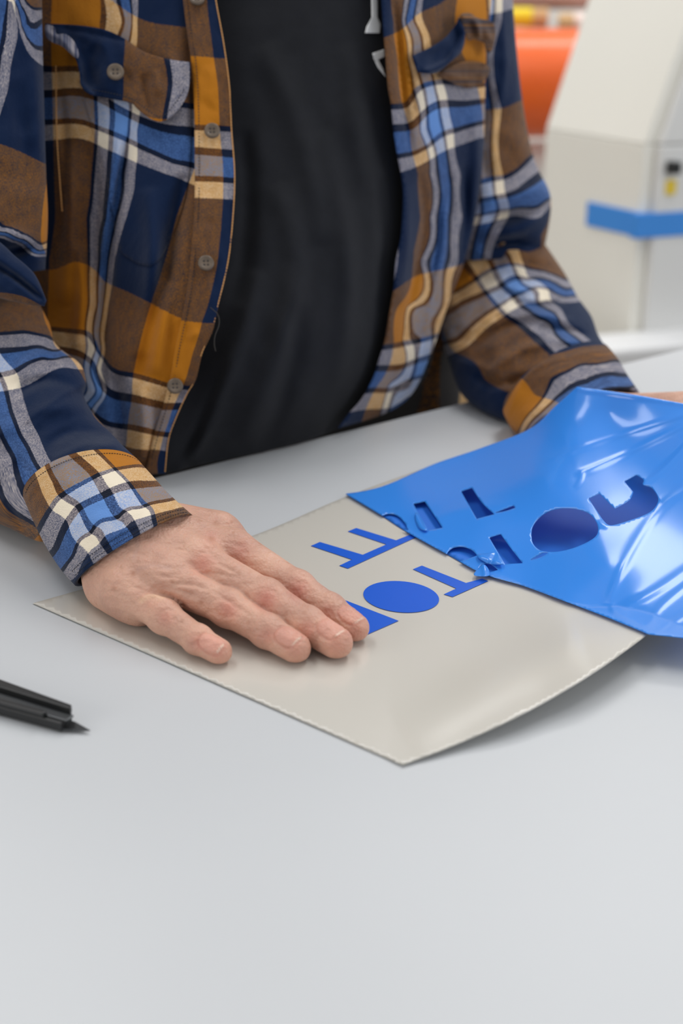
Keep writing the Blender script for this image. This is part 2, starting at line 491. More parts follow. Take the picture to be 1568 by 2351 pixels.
# ------------------------------------------------------------------ backing sheet, letters, vinyl
zb = TPS([(75, 1385), (300, 1480), (600, 1610), (925, 1757), (1060, 1700), (1200, 1640), (1340, 1560), (1480, 1460), (580, 1230), (795, 1140), (1000, 1070), (700, 1400), (900, 1500), (1000, 1350), (1200, 1340), (1100, 1600), (1150, 1500), (1300, 1480), (1250, 1580), (1568, 1380), (1300, 1200), (1500, 1000), (900, 1650), (700, 1550), (1350, 1400)],
         [.0, 0, 0, .0005, .003, .008, .013, .014, 0, 0, 0, 0, 0, 0, 0, .004, .0035, .009, .0085, .009, 0, 0, 0, 0, .005], 1e-5)
zbf = lambda x, y: np.maximum(zb(x, y), 0) + .0008
bk_poly = [(75, 1385, 1), (480, 1562), (925, 1757, 1), (1060, 1705), (1200, 1640), (1340, 1560), (1480, 1462), (1640, 1330), (1750, 1180, 1), (1480, 1010), (1205, 999, 1), (1000, 1066), (795, 1140), (580, 1230), (300, 1320)]
v, f, u = patch(bk_poly, 9, lambda x, y: atZ(x, y, zbf(x, y)), th=.0005, folds=[([(930, 1690), (1080, 1600), (1200, 1540), (1340, 1490)], 55, .0050, 't')])
backing = link('backing_paper', v, f, M_PAPER)
tag(backing, 'ivory glossy backing paper lying on the table under the hand', 'paper')


def c5(pts): return [(700 + p[0] / 1.8065, 850 + p[1] / 1.8065) + tuple(p[2:]) for p in pts]


def letter(name, pts, label, sm=False):
    v, f, u = patch(pts, 8, lambda x, y: atZ(x, y, zbf(x, y) + .0004), th=.0003, smooth=sm)
    return tag(link(name, v, f, M_VINYL2, smooth=False), label, 'vinyl letter', 'vinyl letters on the backing paper')


letter('vinyl_letter', c5([(25, 728), (62, 712), (240, 765), (338, 722), (178, 668), (213, 654), (378, 705), (440, 680), (470, 688), (178, 822), (143, 810), (195, 785)]),
       'blue vinyl double T lettering, farthest from the fingers')
letter('vinyl_letter', c5([(448, 825), (485, 810), (668, 868 + 14), (735, 864), (760, 874), (612, 940), (576, 929), (628, 905)]),
       'blue vinyl letter T between the round O and the peel line')
a = np.linspace(0, 2 * np.pi, 48, endpoint=False)
letter('vinyl_letter', [(921 + 87 * math.cos(t) + 3 * math.sin(t), 1370 + 36 * math.sin(t) + 5 * math.cos(t)) for t in a], 'solid blue oval vinyl letter O beside the index finger')
letter('vinyl_letter', [(768, 1389), (793, 1378), (915, 1425), (842, 1457), (780, 1430), (815, 1411)], 'angular blue vinyl letter partly covered by the index fingertip')

vinyl = empty('vinyl_sheet', tuple(atZ(1130, 1322, 0.001)))
tag(vinyl, 'glossy blue vinyl sheet with cut out letters being peeled off the paper', 'vinyl sheet')
bpy.context.view_layer.update(); vo = np.array(list(vinyl.location))
peel = [(795, 1135), (870, 1180), (935, 1222), (1030, 1275), (1110, 1318), (1200, 1345), (1300, 1382), (1400, 1420), (1490, 1456)]
base_poly = [(795, 1133, 1)] + peel[1:-1] + [(1486, 1452, 1), (1640, 1325), (1740, 1180, 1), (1480, 1020), (1195, 1001, 1), (1120, 1030), (1000, 1064), (900, 1110), (850, 1125)]
v, f, u = patch(base_poly, 10, lambda x, y: atZ(x, y, zbf(x, y) + .0005), th=.0002)
link('attached_layer', v - vo, f, M_VINYL3, vinyl)

FY = [((795, 1133), .872), ((850, 1124), .877), ((1000, 1072), .905), ((1100, 1038), .912), ((1215, 985), .905), ((1325, 888), .895), ((1450, 906), .875), ((1568, 925), .862), ((1700, 945), .845),
      ((1000, 1150), .848), ((1100, 1180), .815), ((1250, 1200), .785), ((1300, 1000), .865), ((1250, 1100), .825), ((1400, 1300), .722), ((1500, 1200), .765), ((1568, 1350), .695), ((1568, 1100), .80), ((1450, 1050), .835),
      ((1700, 1200), .75), ((1700, 1000), .82), ((1700, 1480), .625), ((1600, 1470), .638), ((1400, 950), .875)]
for (x, y) in peel: FY.append(((x, y), float(atZ(x, y, .0022 + (0.010 if x > 1450 else .004 if x > 1250 else 0))[1])))
fy = TPS([p for p, _ in FY], [q for _, q in FY], 1.2e-3)


def flap_pos(x, y):
    P = atY(x, y, fy(x, y)); lo = TZ + zbf(x, y) + .0018
    low = P[:, 2] < lo
    if low.any():
        P[low] = atZ(x[low], y[low], (lo - TZ)[low])
    return P


flap_poly = [(793, 1134, 1)] + peel[1:-1] + [(1490, 1457, 1), (1600, 1470), (1760, 1500, 1), (1760, 960, 1), (1568, 926), (1450, 905), (1325, 888, 1), (1275, 932), (1215, 985), (1100, 1030), (1000, 1064), (900, 1108), (850, 1124)]
HO = [[(315, 625), (320, 605), (350, 597), (385, 605), (415, 635), (428, 664, 1), (390, 658), (340, 645)],
      [(450, 555, 1), (497, 545, 1), (535, 600), (570, 653, 1), (512, 664, 1)],
      [(648, 503, 1), (693, 488, 1), (735, 550), (785, 597, 1), (712, 616, 1)],
      [(790, 592, 1), (865, 562, 1), (873, 570, 1), (835, 583)],
      [(592, 792), (588, 765), (610, 740), (650, 733), (690, 745), (715, 768, 1), (665, 786), (620, 798)],
      [(765, 695, 1), (812, 680, 1), (855, 740), (903, 800, 1), (830, 804, 1)],
      [(724, 826), (740, 805), (770, 806), (800, 828, 1), (760, 838)],
      [(940, 690), (945, 650), (975, 610), (1020, 583), (1080, 573), (1140, 580), (1185, 600), (1213, 640), (1212, 680), (1180, 708), (1120, 735), (1050, 752), (985, 750), (950, 725)],
      [(935, 788, 1), (985, 759), (1010, 757, 1), (980, 775)],
      [(1177, 533, 1), (1222, 512, 1), (1285, 575, 1), (1345, 540), (1362, 505, 1), (1325, 462, 1), (1375, 435, 1), (1405, 455), (1402, 475), (1440, 490), (1465, 530), (1455, 565), (1420, 595), (1340, 625), (1270, 643), (1240, 625), (1205, 575)]]
HO = [c5(h) for h in HO]
vf = [([(1640, 930), (1420, 1000), (1240, 1060)], 6.5, .0011, 't'), ([(1640, 942), (1450, 1035), (1320, 1092)], 6.5, .0013, 't'), ([(1336, 1078), (1334, 1100), (1322, 1122)], 5, .0006, 't'),
      ([(1640, 950), (1540, 1060), (1478, 1112)], 6.5, .0012, 't'), ([(1640, 1060), (1520, 1160), (1450, 1260), (1405, 1360), (1400, 1395)], 11, .0011, 't'),
      ([(1640, 1260), (1530, 1340), (1440, 1390), (1400, 1396)], 10, .0009, 't'), ([(1488, 1440), (1520, 1390), (1620, 1310)], 8, .0008, 't'), ([(1500, 1458), (1620, 1380)], 8, .0007, 't'),
      ([(1396, 1396), (1486, 1440)], 7, .0006, 't'), ([(1520, 1155), (1620, 1105)], 7, .0007, 't'), ([(1085, 1270), (1120, 1284), (1160, 1288)], 6, .0012, 't'), ([(1100, 1290), (1130, 1300)], 5, .0010, 't'), ([(952, 1180), (962, 1200), (975, 1212)], 5, .0010, 't'), ([(1372, 1196), (1395, 1212)], 5, .0010, 't'), ([(1240, 1262), (1262, 1268)], 5, .0010, 't'), ([(1000, 1110), (1150, 1080), (1300, 1020)], 46, -.0010, 't'),
      ([(960, 1215), (1060, 1170), (1180, 1160)], 14, .0008, 't'), ([(1325, 892), (1450, 910), (1600, 932)], 5, .0009), ([(1130, 1326), (1300, 1386), (1488, 1452)], 6, .0006, 't')]
v, f, u = patch(flap_poly, 4.6, flap_pos, HO, vf, th=.00025)
flap = link('peeled_layer', v - vo, f, M_VINYL, vinyl)

# torn, curled slivers along the peel line
def near(x, y): return flap_pos(x, y) - (lambda q: q / np.linalg.norm(q, axis=1)[:, None])(ray(x, y)) * .0022


for pts, fo in ((c5([(700, 848, 1), (724, 816), (742, 805), (760, 822), (766, 850, 1), (735, 856)]), [(c5([(742, 808), (748, 850)]), 7, .0026)]),
                (c5([(712, 766, 1), (760, 758), (798, 757, 1), (812, 782), (822, 804, 1), (778, 806), (742, 794)]), [(c5([(730, 772), (775, 786), (815, 800)]), 8, .0030), (c5([(790, 760), (770, 800)]), 5, -.0012)]),
                (c5([(457, 592, 1), (470, 598), (492, 640), (510, 664, 1), (480, 660), (462, 630)]), [(c5([(462, 600), (480, 640), (498, 660)]), 5, .0022)])):
    v, f, u = patch([p[:2] for p in pts], 3.2, near, folds=fo, th=.0002)
    link('curled_sliver', v - vo, f, M_VINYL, vinyl)

# ------------------------------------------------------------------ signed-distance bodies (surface nets)
def smin(a, b, k):
    h = np.maximum(k - np.abs(a - b), 0) / k
    return np.minimum(a, b) - h * h * k * .25


def capsule(P, a, b, ra, rb, flat=None):
    a = np.asarray(a); b = np.asarray(b); ba = b - a
    pa = [P[i] - a[i] for i in range(3)]
    h = np.clip((pa[0] * ba[0] + pa[1] * ba[1] + pa[2] * ba[2]) / max((ba ** 2).sum(), 1e-9), 0, 1)
    d = [pa[i] - ba[i] * h for i in range(3)]
    if flat: d[2] = d[2] * flat
    return np.sqrt(d[0] ** 2 + d[1] ** 2 + d[2] ** 2) - (ra + (rb - ra) * h)


def nets(fn, lo, hi, vx):
    lo = np.asarray(lo, float); n = np.ceil((np.asarray(hi) - lo) / vx).astype(int) + 1
    ax = [lo[i] + np.arange(n[i]) * vx for i in range(3)]
    D = fn([ax[0][:, None, None].astype(np.float32), ax[1][None, :, None].astype(np.float32), ax[2][None, None, :].astype(np.float32)])
    D = np.broadcast_to(D, tuple(n)).astype(np.float32)
    s = D < 0
    c = [s[a:n[0] - 1 + a, b:n[1] - 1 + b, d:n[2] - 1 + d] for a in (0, 1) for b in (0, 1) for d in (0, 1)]
    sm = sum(x.astype(np.int8) for x in c); act = (sm > 0) & (sm < 8)
    I = np.argwhere(act); idx = -np.ones(act.shape, np.int64); idx[act] = np.arange(len(I))
    acc = np.zeros((len(I), 3)); cnt = np.zeros(len(I))
    offs = [(a, b, d) for a in (0, 1) for b in (0, 1) for d in (0, 1)]
    for o1 in offs:
        for k in range(3):
            if o1[k]: continue
            o2 = list(o1); o2[k] = 1
            A = D[I[:, 0] + o1[0], I[:, 1] + o1[1], I[:, 2] + o1[2]]; B = D[I[:, 0] + o2[0], I[:, 1] + o2[1], I[:, 2] + o2[2]]
            m = (A < 0) != (B < 0); t = np.where(m, A / np.where(m, A - B, 1), 0)
            p = np.array(o1, float)[None] + np.zeros((len(I), 3)); p[:, k] += t
            acc[m] += p[m]; cnt[m] += 1
    V = lo + (I + acc / cnt[:, None]) * vx
    F = []
    for k in range(3):
        i, j = [(1, 2), (2, 0), (0, 1)][k]
        sl = [slice(1, n[q] - 1) for q in range(3)]; sl[k] = slice(0, n[k] - 1)
        sl2 = list(sl); sl2[k] = slice(1, n[k])
        A = s[tuple(sl)]; B = s[tuple(sl2)]; X = np.argwhere(A != B)
        if not len(X): continue
        sgn = A[tuple(X.T)]
        st = np.array([1, 1, 1]); st[k] = 0; X = X + st
        e = np.zeros(3, int); ei = e.copy(); ei[i] = 1; ej = e.copy(); ej[j] = 1
        q = [idx[tuple((X - d).T)] for d in (e, ei, ei + ej, ej)]
        q = np.stack(q, 1); q[~sgn] = q[~sgn][:, ::-1]; F.append(q)
    F = np.concatenate(F)
    # gradient normals
    g = np.stack(np.gradient(D, vx), -1)
    G = g[I[:, 0], I[:, 1], I[:, 2]]; G /= np.linalg.norm(G, axis=1)[:, None] + 1e-9
    return V, F, G


def hz(px, py, z): return atZ(px, py, z)


# --- right hand, flat on the sheet. finger: MCP, PIP, DIP, tip (px, py, height of bone above the table)
FING = {
    'index': [hz(533, 1263, .0285), hz(683, 1352, .0185), hz(757, 1401, .0125), hz(814, 1441, .0085)],
    'middle': [hz(445, 1288, .0300), hz(611, 1374, .0190), hz(705, 1434, .0125), hz(772, 1476, .0090)],
    'ring': [hz(375, 1328, .0265), hz(524, 1396, .0170), hz(614, 1449, .0115), hz(678, 1488, .0085)],
    'pinky': [hz(285, 1352, .0205), hz(378, 1416, .0140), hz(455, 1469, .0095), hz(502, 1496, .0075)]}
FR = {'index': (.0120, .0096, .0086, .0078), 'middle': (.0122, .0102, .0092, .0086), 'ring': (.0112, .0095, .0085, .0080), 'pinky': (.0112, .0085, .0073, .0069)}
WR = [hz(278, 1268, .0265), hz(352, 1238, .031)]


def hand_sdf(P):
    fs = None
    for k in FING:
        J = FING[k]; r = FR[k]
        d = capsule(P, J[0], J[1], r[0], r[1] * .97)
        d = smin(d, capsule(P, J[1], J[2], r[1] * 1.0, r[2] * .98), .003)
        d = smin(d, capsule(P, J[2], J[3], r[2], r[3]), .003)
        for q, rr in ((J[1], r[1] * 1.06), (J[2], r[2] * 1.03)):
            d = smin(d, capsule(P, q, q + np.array([0, 0, .0008]), rr, rr * .9), .003)
        fs = d if fs is None else smin(fs, d, .0012)
    pl = capsule(P, WR[0], FING['ring'][0] + [0, 0, -.002], .0205, .0125)
    pl = smin(pl, capsule(P, WR[1], FING['index'][0] + [0, 0, -.002], .0200, .0128), .012)
    pl = smin(pl, capsule(P, (WR[0] + WR[1]) / 2, FING['middle'][0] + [0, 0, -.001], .0215, .0133), .012)
    pl = smin(pl, capsule(P, hz(262, 1312, .0175), FING['pinky'][0] + [0, 0, -.002], .0165, .012), .010)
    pl = smin(pl, capsule(P, hz(250, 1350, .012), hz(322, 1398, .010), .012, .010), .010)
    pl = smin(pl, capsule(P, hz(430, 1262, .014), hz(330, 1330, .013), .016, .014), .012)
    # thumb, tucked against the table on the far side of the index finger
    pl = smin(pl, capsule(P, hz(400, 1222, .026), hz(498, 1232, .022), .017, .0150), .012)
    th = capsule(P, hz(498, 1232, .020), hz(568, 1280, .013), .0125, .0105)
    th = smin(th, capsule(P, hz(568, 1280, .012), hz(625, 1320, .0095), .0105, .0085), .003)
    pl = smin(pl, th, .006)
    # forearm into the sleeve
    pl = smin(pl, capsule(P, (WR[0] + WR[1]) / 2, atY(184, 1130, .797), .0205, .020), .01)
    pl = smin(pl, capsule(P, WR[1], atY(195, 1120, .797), .018, .018), .01)
    d = smin(pl, fs, .0045)
    return -smin(-d, -(TZ + .0016 - P[2]), .003)


allp = np.concatenate([np.array(v) for v in FING.values()] + [np.array(WR), [hz(190, 1100, .06)]])
lo = allp.min(0) - .035; hi = allp.max(0) + .035; lo[2] = TZ - .003
hV, hF, hG = nets(hand_sdf, lo, hi, .00085)
hx, hy, hd = proj(hV)
toward = (hG * (CP - hV)).sum(1) / np.linalg.norm(CP - hV, axis=1)
front = np.clip(toward * 2, 0, 1)


def c4(pts): return [(150 + p[0] / 2.0907, 1150 + p[1] / 2.0907) for p in pts]


cr = []
# knuckle rings and creases (traced on the crop, 2.09x)
for cx, cy, rx, ry, an in ((780, 520, 58, 36, -25), (965, 470, 60, 38, -20), (1118, 425, 56, 34, -15), (480, 560, 46, 36, -35)):
    t0 = np.linspace(0, 2 * np.pi, 14)
    ca, sa = math.cos(math.radians(an)), math.sin(math.radians(an))
    el = [(cx + rx * math.cos(t) * ca - ry * math.sin(t) * sa, cy + rx * math.cos(t) * sa + ry * math.sin(t) * ca) for t in t0]
    cr.append((c4(el), 3.2, -.00028)); cr.append((c4([(cx - 8, cy - 26), (cx + 4, cy), (cx - 6, cy + 26)]), 3.2, -.00042, 't'))
    cr.append((c4([(cx - 30, cy - 20), (cx - 24, cy + 18)]), 3, -.0003, 't')); cr.append((c4([(cx + 26, cy - 24), (cx + 34, cy + 14)]), 3, -.0003, 't'))
for cx, cy in ((970, 645), (1165, 610), (1262, 535), (635, 680)):
    for o_ in (-16, 0, 15):
        cr.append((c4([(cx + o_ - 12, cy + 26), (cx + o_ + 4, cy), (cx + o_ + 22, cy - 28)]), 2.8, -.00030, 't'))
# folds on the back of the hand
cr += [(c4([(360, 470), (400, 456), (450, 462), (520, 490)]), 7, .0011, 't'), (c4([(340, 440), (420, 440), (500, 460), (580, 520), (640, 590)]), 6, -.0014, 't'),
       (c4([(500, 400), (600, 398), (690, 425)]), 6, -.0012, 't'), (c4([(700, 430), (800, 490), (900, 560)]), 6, -.0010, 't'),
       (c4([(700, 265), (760, 310), (850, 358)]), 6, -.0013, 't'), (c4([(620, 170), (700, 250), (800, 300)]), 6, -.0007, 't'), (c4([(640, 345), (740, 350), (860, 375)]), 5, -.0007, 't'),
       (c4([(480, 360), (600, 345), (700, 370)]), 5, -.0006, 't'), (c4([(430, 420), (540, 425), (640, 470)]), 5, -.0006, 't'), (c4([(420, 345), (500, 370), (600, 372)]), 5, -.0006, 't'),
       (c4([(240, 150), (420, 230), (620, 300)]), 16, .0012, 't'), (c4([(230, 200), (360, 300), (480, 400)]), 15, .0010, 't'), (c4([(330, 110), (520, 150), (800, 220)]), 16, .0011, 't'),
       (c4([(440, 90), (560, 100), (640, 150)]), 8, -.0006, 't'), (c4([(740, 200), (820, 210), (880, 250)]), 6, -.0006, 't'), (c4([(560, 60), (640, 90), (720, 85)]), 9, .0009, 't'),
       (c4([(1040, 450), (1100, 480), (1170, 520)]), 4, -.0005, 't')]
for (x0, y0, x1, y1) in ((300, 240, 380, 260), (330, 300, 430, 300), (430, 300, 520, 320), (520, 240, 600, 230), (640, 250, 720, 250), (600, 330, 680, 320), (560, 440, 640, 450), (300, 400, 380, 430)):
    cr.append((c4([(x0, y0), (x1, y1)]), 3, -.0004, 't'))
disp = foldsum(hx, hy, cr) * front
disp += .0005 * (vnoise(hx / 16, hy / 9, 4) + .5 * vnoise(hx / 7, hy / 5, 6)) * front
# skin tints
SK = np.array(lin((214, 170, 148))[:3]); RED = np.array(lin((206, 128, 112))[:3]); PALE = np.array(lin((234, 196, 164))[:3]); NAIL = np.array(lin((218, 162, 144))[:3]); NTIP = np.array(lin((236, 216, 196))[:3]); BR = np.array(lin((172, 118, 88))[:3]); VEIN = np.array(lin((190, 164, 160))[:3])
tint = np.zeros((len(hV), 3)) + SK


def mixt(col, wgt): global tint; tint = tint * (1 - wgt[:, None]) + col * wgt[:, None]


def blob(cx, cy, r): x, y = c4([(cx, cy)])[0]; return np.exp(-((hx - x) ** 2 + (hy - y) ** 2) / (r / 2.09) ** 2)


for cx, cy, r, a_ in ((780, 520, 50, .6), (965, 470, 55, .7), (1118, 425, 50, .6), (660, 300, 55, .55), (840, 240, 50, .4), (480, 560, 40, .4), (970, 645, 45, .45), (1165, 610, 45, .45), (1262, 535, 40, .4), (640, 680, 45, .5), (740, 730, 60, .35), (1110, 720, 60, .35), (1300, 700, 60, .4), (1400, 630, 60, .4), (700, 180, 40, .35), (400, 480, 50, .25)):
    mixt(RED, a_ * blob(cx, cy, r))
for cx, cy, r, a_ in ((325, 348, 14, .8), (235, 420, 14, .5), (185, 190, 18, .6), (270, 318, 8, .5), (440, 300, 20, .3), (700, 185, 14, .5), (350, 130, 10, .4), (725, 105, 16, .4)):
    mixt(BR, a_ * blob(cx, cy, r))
mixt(PALE, .7 * np.exp(-(pdist(hx, hy, c4([(365, 480), (400, 460), (470, 464)]))[0] / 7) ** 2))
for pts in ([(330, 280), (350, 220), (340, 140)], [(350, 330), (430, 310), (500, 320)], [(230, 180), (300, 150), (400, 110)]):
    mixt(VEIN, .22 * np.exp(-(pdist(hx, hy, c4(pts))[0] / 6) ** 2))
# nails: middle of plate, half sizes, direction, in photo px
for k in FING:
    J = FING[k]; r = FR[k]
    t = J[3] - J[2]; t = t / np.linalg.norm(t); upv = np.array([0, 0, 1.]); sd = np.cross(t, upv); sd /= np.linalg.norm(sd); nu = np.cross(sd, t)
    # plate centre: on top of the distal phalanx; the finger rolls slightly towards the viewer
    roll = {'index': -.10, 'middle': -.15, 'ring': -.35, 'pinky': -.55}[k]
    nu2 = nu * math.cos(roll) - sd * math.sin(roll); sd2 = sd * math.cos(roll) + nu * math.sin(roll)
    c_ = J[2] * .18 + J[3] * .82
    q = hV - c_; a1 = q @ t; a2 = q @ sd2; a3 = q @ nu2
    hl, hw_ = .0068, r[3] * .72
    e_ = np.maximum(np.abs(a1 / hl) ** 3, 0) + np.abs(a2 / hw_) ** 3.2
    m = (a3 > 0) & (e_ < 1.9)
    inn = np.clip((1.0 - e_) * 4, 0, 1) * (a3 > 0); rim = np.exp(-((e_ - 1.15) / .28) ** 2) * m
    disp += .00025 * inn - .0006 * rim * np.where(a1 < hl * .8, 1, .2)
    mixt(NAIL, .85 * inn); mixt(NTIP, inn * np.clip((a1 - hl * .80) / .0005, 0, 1) * .9); mixt(RED, .35 * rim)
hV = hV + hG * disp[:, None]
hT = np.hstack([tint, np.ones((len(hV), 1))])

# --- left hand, gripping the raised corner of the vinyl just past the frame
LH = lambda px, py, Y: atY(px, py, Y)
lw = LH(1400, 978, .955); lk = LH(1560, 935, .905)


def lhand_sdf(P):
    d = capsule(P, lw, LH(1545, 948, .915), .019, .0135)
    d = smin(d, capsule(P, lw, LH(1570, 975, .885), .018, .013), .01)
    d = smin(d, capsule(P, lw, LH(1570, 960, .90), .020, .013), .01)
    d = smin(d, capsule(P, lw, LH(1295, 890, 1.02), .020, .021), .01)
    fs = None
    for i, (a0, b0, c0, e0, r) in enumerate([
        ((1570, 938, .905), (1680, 905, .885), (1725, 940, .868), (1700, 975, .860), .0090),
        ((1580, 950, .895), (1692, 940, .876), (1728, 985, .860), (1695, 1012, .855), .0092),
        ((1580, 965, .885), (1680, 978, .868), (1705, 1020, .855), (1668, 1040, .850), .0086),
        ((1570, 990, .878), (1650, 1010, .862), (1668, 1045, .850), (1635, 1058, .848), .0076)]):
        q = smin(capsule(P, LH(*a0), LH(*b0), r * 1.2, r), capsule(P, LH(*b0), LH(*c0), r, r * .92), .003)
        q = smin(q, capsule(P, LH(*c0), LH(*e0), r * .92, r * .85), .003)
        fs = q if fs is None else smin(fs, q, .001)
    th = smin(capsule(P, LH(1540, 985, .905), LH(1640, 1000, .86), .0125, .0110), capsule(P, LH(1640, 1000, .86), LH(1700, 980, .832), .0108, .0092), .003)
    d = smin(d, fs, .006)
    return smin(d, th, .006)


V2, F2, G2 = nets(lhand_sdf, (lw - [.1, .02, .06]).tolist() and [.13, .79, TZ - .0], [.36, 1.06, TZ + .15], .0014)
T2 = np.zeros((len(V2), 4)) + np.append(SK, 1)

# --- the rest of the body under the clothes (coarser)
bc = np.array([-.085, 1.15])          # torso axis on the floor plan


def body_sdf(P):
    def c_(a, b, ra, rb, fl=None): return capsule(P, a, b, ra, rb, fl)
    x, y = bc
    d = c_((x - .03, y, .98), (x - .03, y + .01, 1.10), .115, .12)
    d = smin(d, c_((x + .05, y + .03, .98), (x + .06, y + .05, 1.10), .10, .105), .05)
    d = smin(d, c_((x - .08, y + .0, 1.15), (x - .09, y + .05, 1.36), .10, .085), .06)
    d = smin(d, c_((x + .08, y + .08, 1.15), (x + .09, y + .11, 1.36), .095, .085), .06)
    d = smin(d, c_((x - .16, y + .03, 1.40), (x + .15, y + .14, 1.40), .05, .05), .05)
    d = smin(d, c_((x, y + .03, 1.42), (x + .01, y + .0, 1.53), .062, .056), .03)
    d = smin(d, c_((x + .015, y - .005, 1.60), (x + .02, y + .03, 1.66), .075, .085), .02)       # head
    d = smin(d, c_((x + .02, y - .045, 1.555), (x + .02, y - .05, 1.575), .035, .04), .02)         # jaw
    d = smin(d, c_((x + .045, y - .098, 1.60), (x + .037, y - .085, 1.64), .012, .008), .008)       # nose
    for sx in (-1, 1):
        e = np.array([x + .02 + sx * .07, y + .03 + sx * .05, 1.60]); d = smin(d, c_(e, e + [0, .01, .04], .013, .016), .006)
    # arms, along the sleeve axes
    def chain(d, pts, rs):
        for i in range(len(pts) - 1): d = smin(d, c_(pts[i], pts[i + 1], rs[i], rs[i + 1]), .01)
        return d
    sh = np.array([x - .17, y - .01, 1.40])
    d = smin(d, c_(sh, atY(-97, -80, 1.03), .046, .040), .03)
    d = chain(d, [atY(-97, -80, 1.03), atY(-95, 300, .975), atY(-75, 560, .95), atY(-105, 720, .935), atY(-110, 860, .918), atY(-56, 925, .90), atY(28, 1006, .874), atY(134, 1102, .827), atY(184, 1130, .797)], [.040, .034, .028, .024, .024, .024, .023, .021, .020])
    sh = np.array([x + .17, y + .11, 1.40])
    d = smin(d, c_(sh, atY(1055, -80, 1.235), .046, .034), .03)
    d = chain(d, [atY(1055, -80, 1.235), atY(1085, 260, 1.21), atY(1110, 480, 1.202), atY(1120, 580, 1.20), atY(1168, 715, 1.155), atY(1217, 837, 1.092), atY(1290, 890, 1.02)], [.034, .029, .028, .028, .026, .025, .021])
    # legs and feet
    for sx in (-1, 1):
        h0 = np.array([x + sx * .09, y + .03 + sx * .06, .92]); k0 = h0 + [sx * .01, .0, -.44]; a0 = k0 + [0, .02, -.40]
        d = smin(d, smin(c_(h0, k0, .085, .055), c_(k0, a0, .052, .036), .02), .04)
        d = smin(d, c_(a0 + [0, .02, -.03], a0 + [.04, -.13, -.045], .034, .024), .02)
    return d


V3, F3, G3 = nets(body_sdf, [-.60, .80, -.02], [.55, 1.55, 1.80], .009)
T3 = np.zeros((len(V3), 4)) + np.append(SK, 1)
n2 = len(hV); n3 = n2 + len(V2)
PV = np.vstack([hV, V2, V3]); PF = np.vstack([hF, F2 + n2, F3 + n3]); PT = np.vstack([hT, T2, T3])
person = link('person', PV, PF, M_SKIN, attr={'tint': PT})
tag(person, 'person in plaid flannel shirt leaning at the table, one palm flat on the paper', 'person')

# ------------------------------------------------------------------ trousers, hair, t-shirt
def trouser_sdf(P):
    x, y = bc; d = capsule(P, (x - .04, y - .01, .93), (x + .03, y + .03, .93), .125, .122)
    for sx in (-1, 1):
        h0 = np.array([x + sx * .09, y + .03 + sx * .06, .90]); k0 = h0 + [sx * .01, .0, -.42]; a0 = k0 + [0, .02, -.40]
        d = smin(d, smin(capsule(P, h0, k0, .105, .078), capsule(P, k0, a0, .076, .062), .03), .04)
    return np.maximum(np.maximum(d, .085 - P[2]), P[2] - .97)


v, f, g = nets(trouser_sdf, [-.40, .85, .05], [.35, 1.5, 1.02], .012)
link('trousers', v, f, M_TROUSER, person)
x, y = bc


def hair_sdf(P):
    d = capsule(P, (x + .017, y + .02, 1.655), (x + .02, y + .045, 1.68), .089, .088)
    cut = (P[1] - (y - .03)) * -1.0 + (1.66 - P[2]) * .9
    return np.maximum(d, np.maximum(cut - .0, 1.585 - P[2] + (P[1] - y) * -.2))


v, f, g = nets(hair_sdf, [x - .12, y - .12, 1.5], [x + .15, y + .18, 1.82], .006)
link('hair', v, f, M_HAIR, person)

TY = [((370, 1090), .905), ((500, 1067), .93), ((640, 1034), .955), ((740, 1003), .985), ((840, 958), 1.03), ((950, 930), 1.08), ((300, 900), .915), ((450, 900), .915), ((600, 850), .92), ((750, 800), .955), ((880, 750), 1.02), ((1000, 700), 1.10),
      ((350, 600), .945), ((540, 600), .94), ((700, 600), .955), ((850, 600), 1.00), ((950, 550), 1.06), ((1050, 500), 1.13), ((120, 700), .985), ((120, 400), 1.00), ((300, 300), .99), ((520, 300), .985), ((700, 300), .995), ((860, 250), 1.03), ((1000, 200), 1.08), ((1120, 200), 1.14),
      ((120, 50), 1.04), ((300, 50), 1.025), ((520, 30), 1.02), ((700, 0), 1.03), ((870, 0), 1.06), ((1000, 0), 1.10), ((1120, 0), 1.15), ((500, -150), 1.045), ((900, -150), 1.08), ((100, -150), 1.07), ((1150, -150), 1.18), ((100, -560), 1.09), ((500, -560), 1.06), ((900, -560), 1.10), ((1150, -560), 1.20)]
ty = TPS([p for p, _ in TY], [q for _, q in TY], 1e-4)


def tpos(back=0.0): return lambda px, py: atY(px, py, ty(px, py) + back)


tfolds = [([(590, 620), (560, 760), (500, 900), (440, 1060)], 24, .006, 't'), ([(640, 420), (680, 600), (640, 800), (560, 1020)], 26, .005, 't'), ([(740, 300), (790, 520), (800, 700), (770, 900)], 24, .005, 't'),
          ([(610, 100), (700, 330), (740, 560)], 30, .005, 't'), ([(870, 400), (880, 560), (860, 720)], 14, -.004, 't'), ([(560, 300), (570, 500), (545, 700)], 20, -.004, 't'), ([(520, 820), (470, 950), (420, 1070)], 14, -.004, 't'),
          ([(690, 700), (660, 880), (600, 1040)], 22, -.0035, 't'), ([(800, 100), (820, 300), (850, 450)], 25, .004, 't'), ([(480, 980), (440, 1040), (400, 1086)], 10, .003, 't')]
ts_poly = [(330, -520, 1), (520, -620), (600, -560), (700, -540), (800, -560), (880, -620), (1000, -520, 1), (1000, -100), (1010, 200), (1030, 500), (1010, 700), (980, 860), (900, 938), (840, 958), (760, 992), (640, 1033), (500, 1066), (378, 1089), (340, 1085, 1), (330, 700), (330, 300)]
tfolds = [(q[0], q[1], q[2] * 1.5) + tuple(q[3:]) for q in tfolds]
v, f, u = patch(ts_poly, 10, tpos(0.004), folds=tfolds, th=.0015, wav=.004, wsc=90, seed=8)
tee = link('t_shirt', v, f, M_TSHIRT, person)
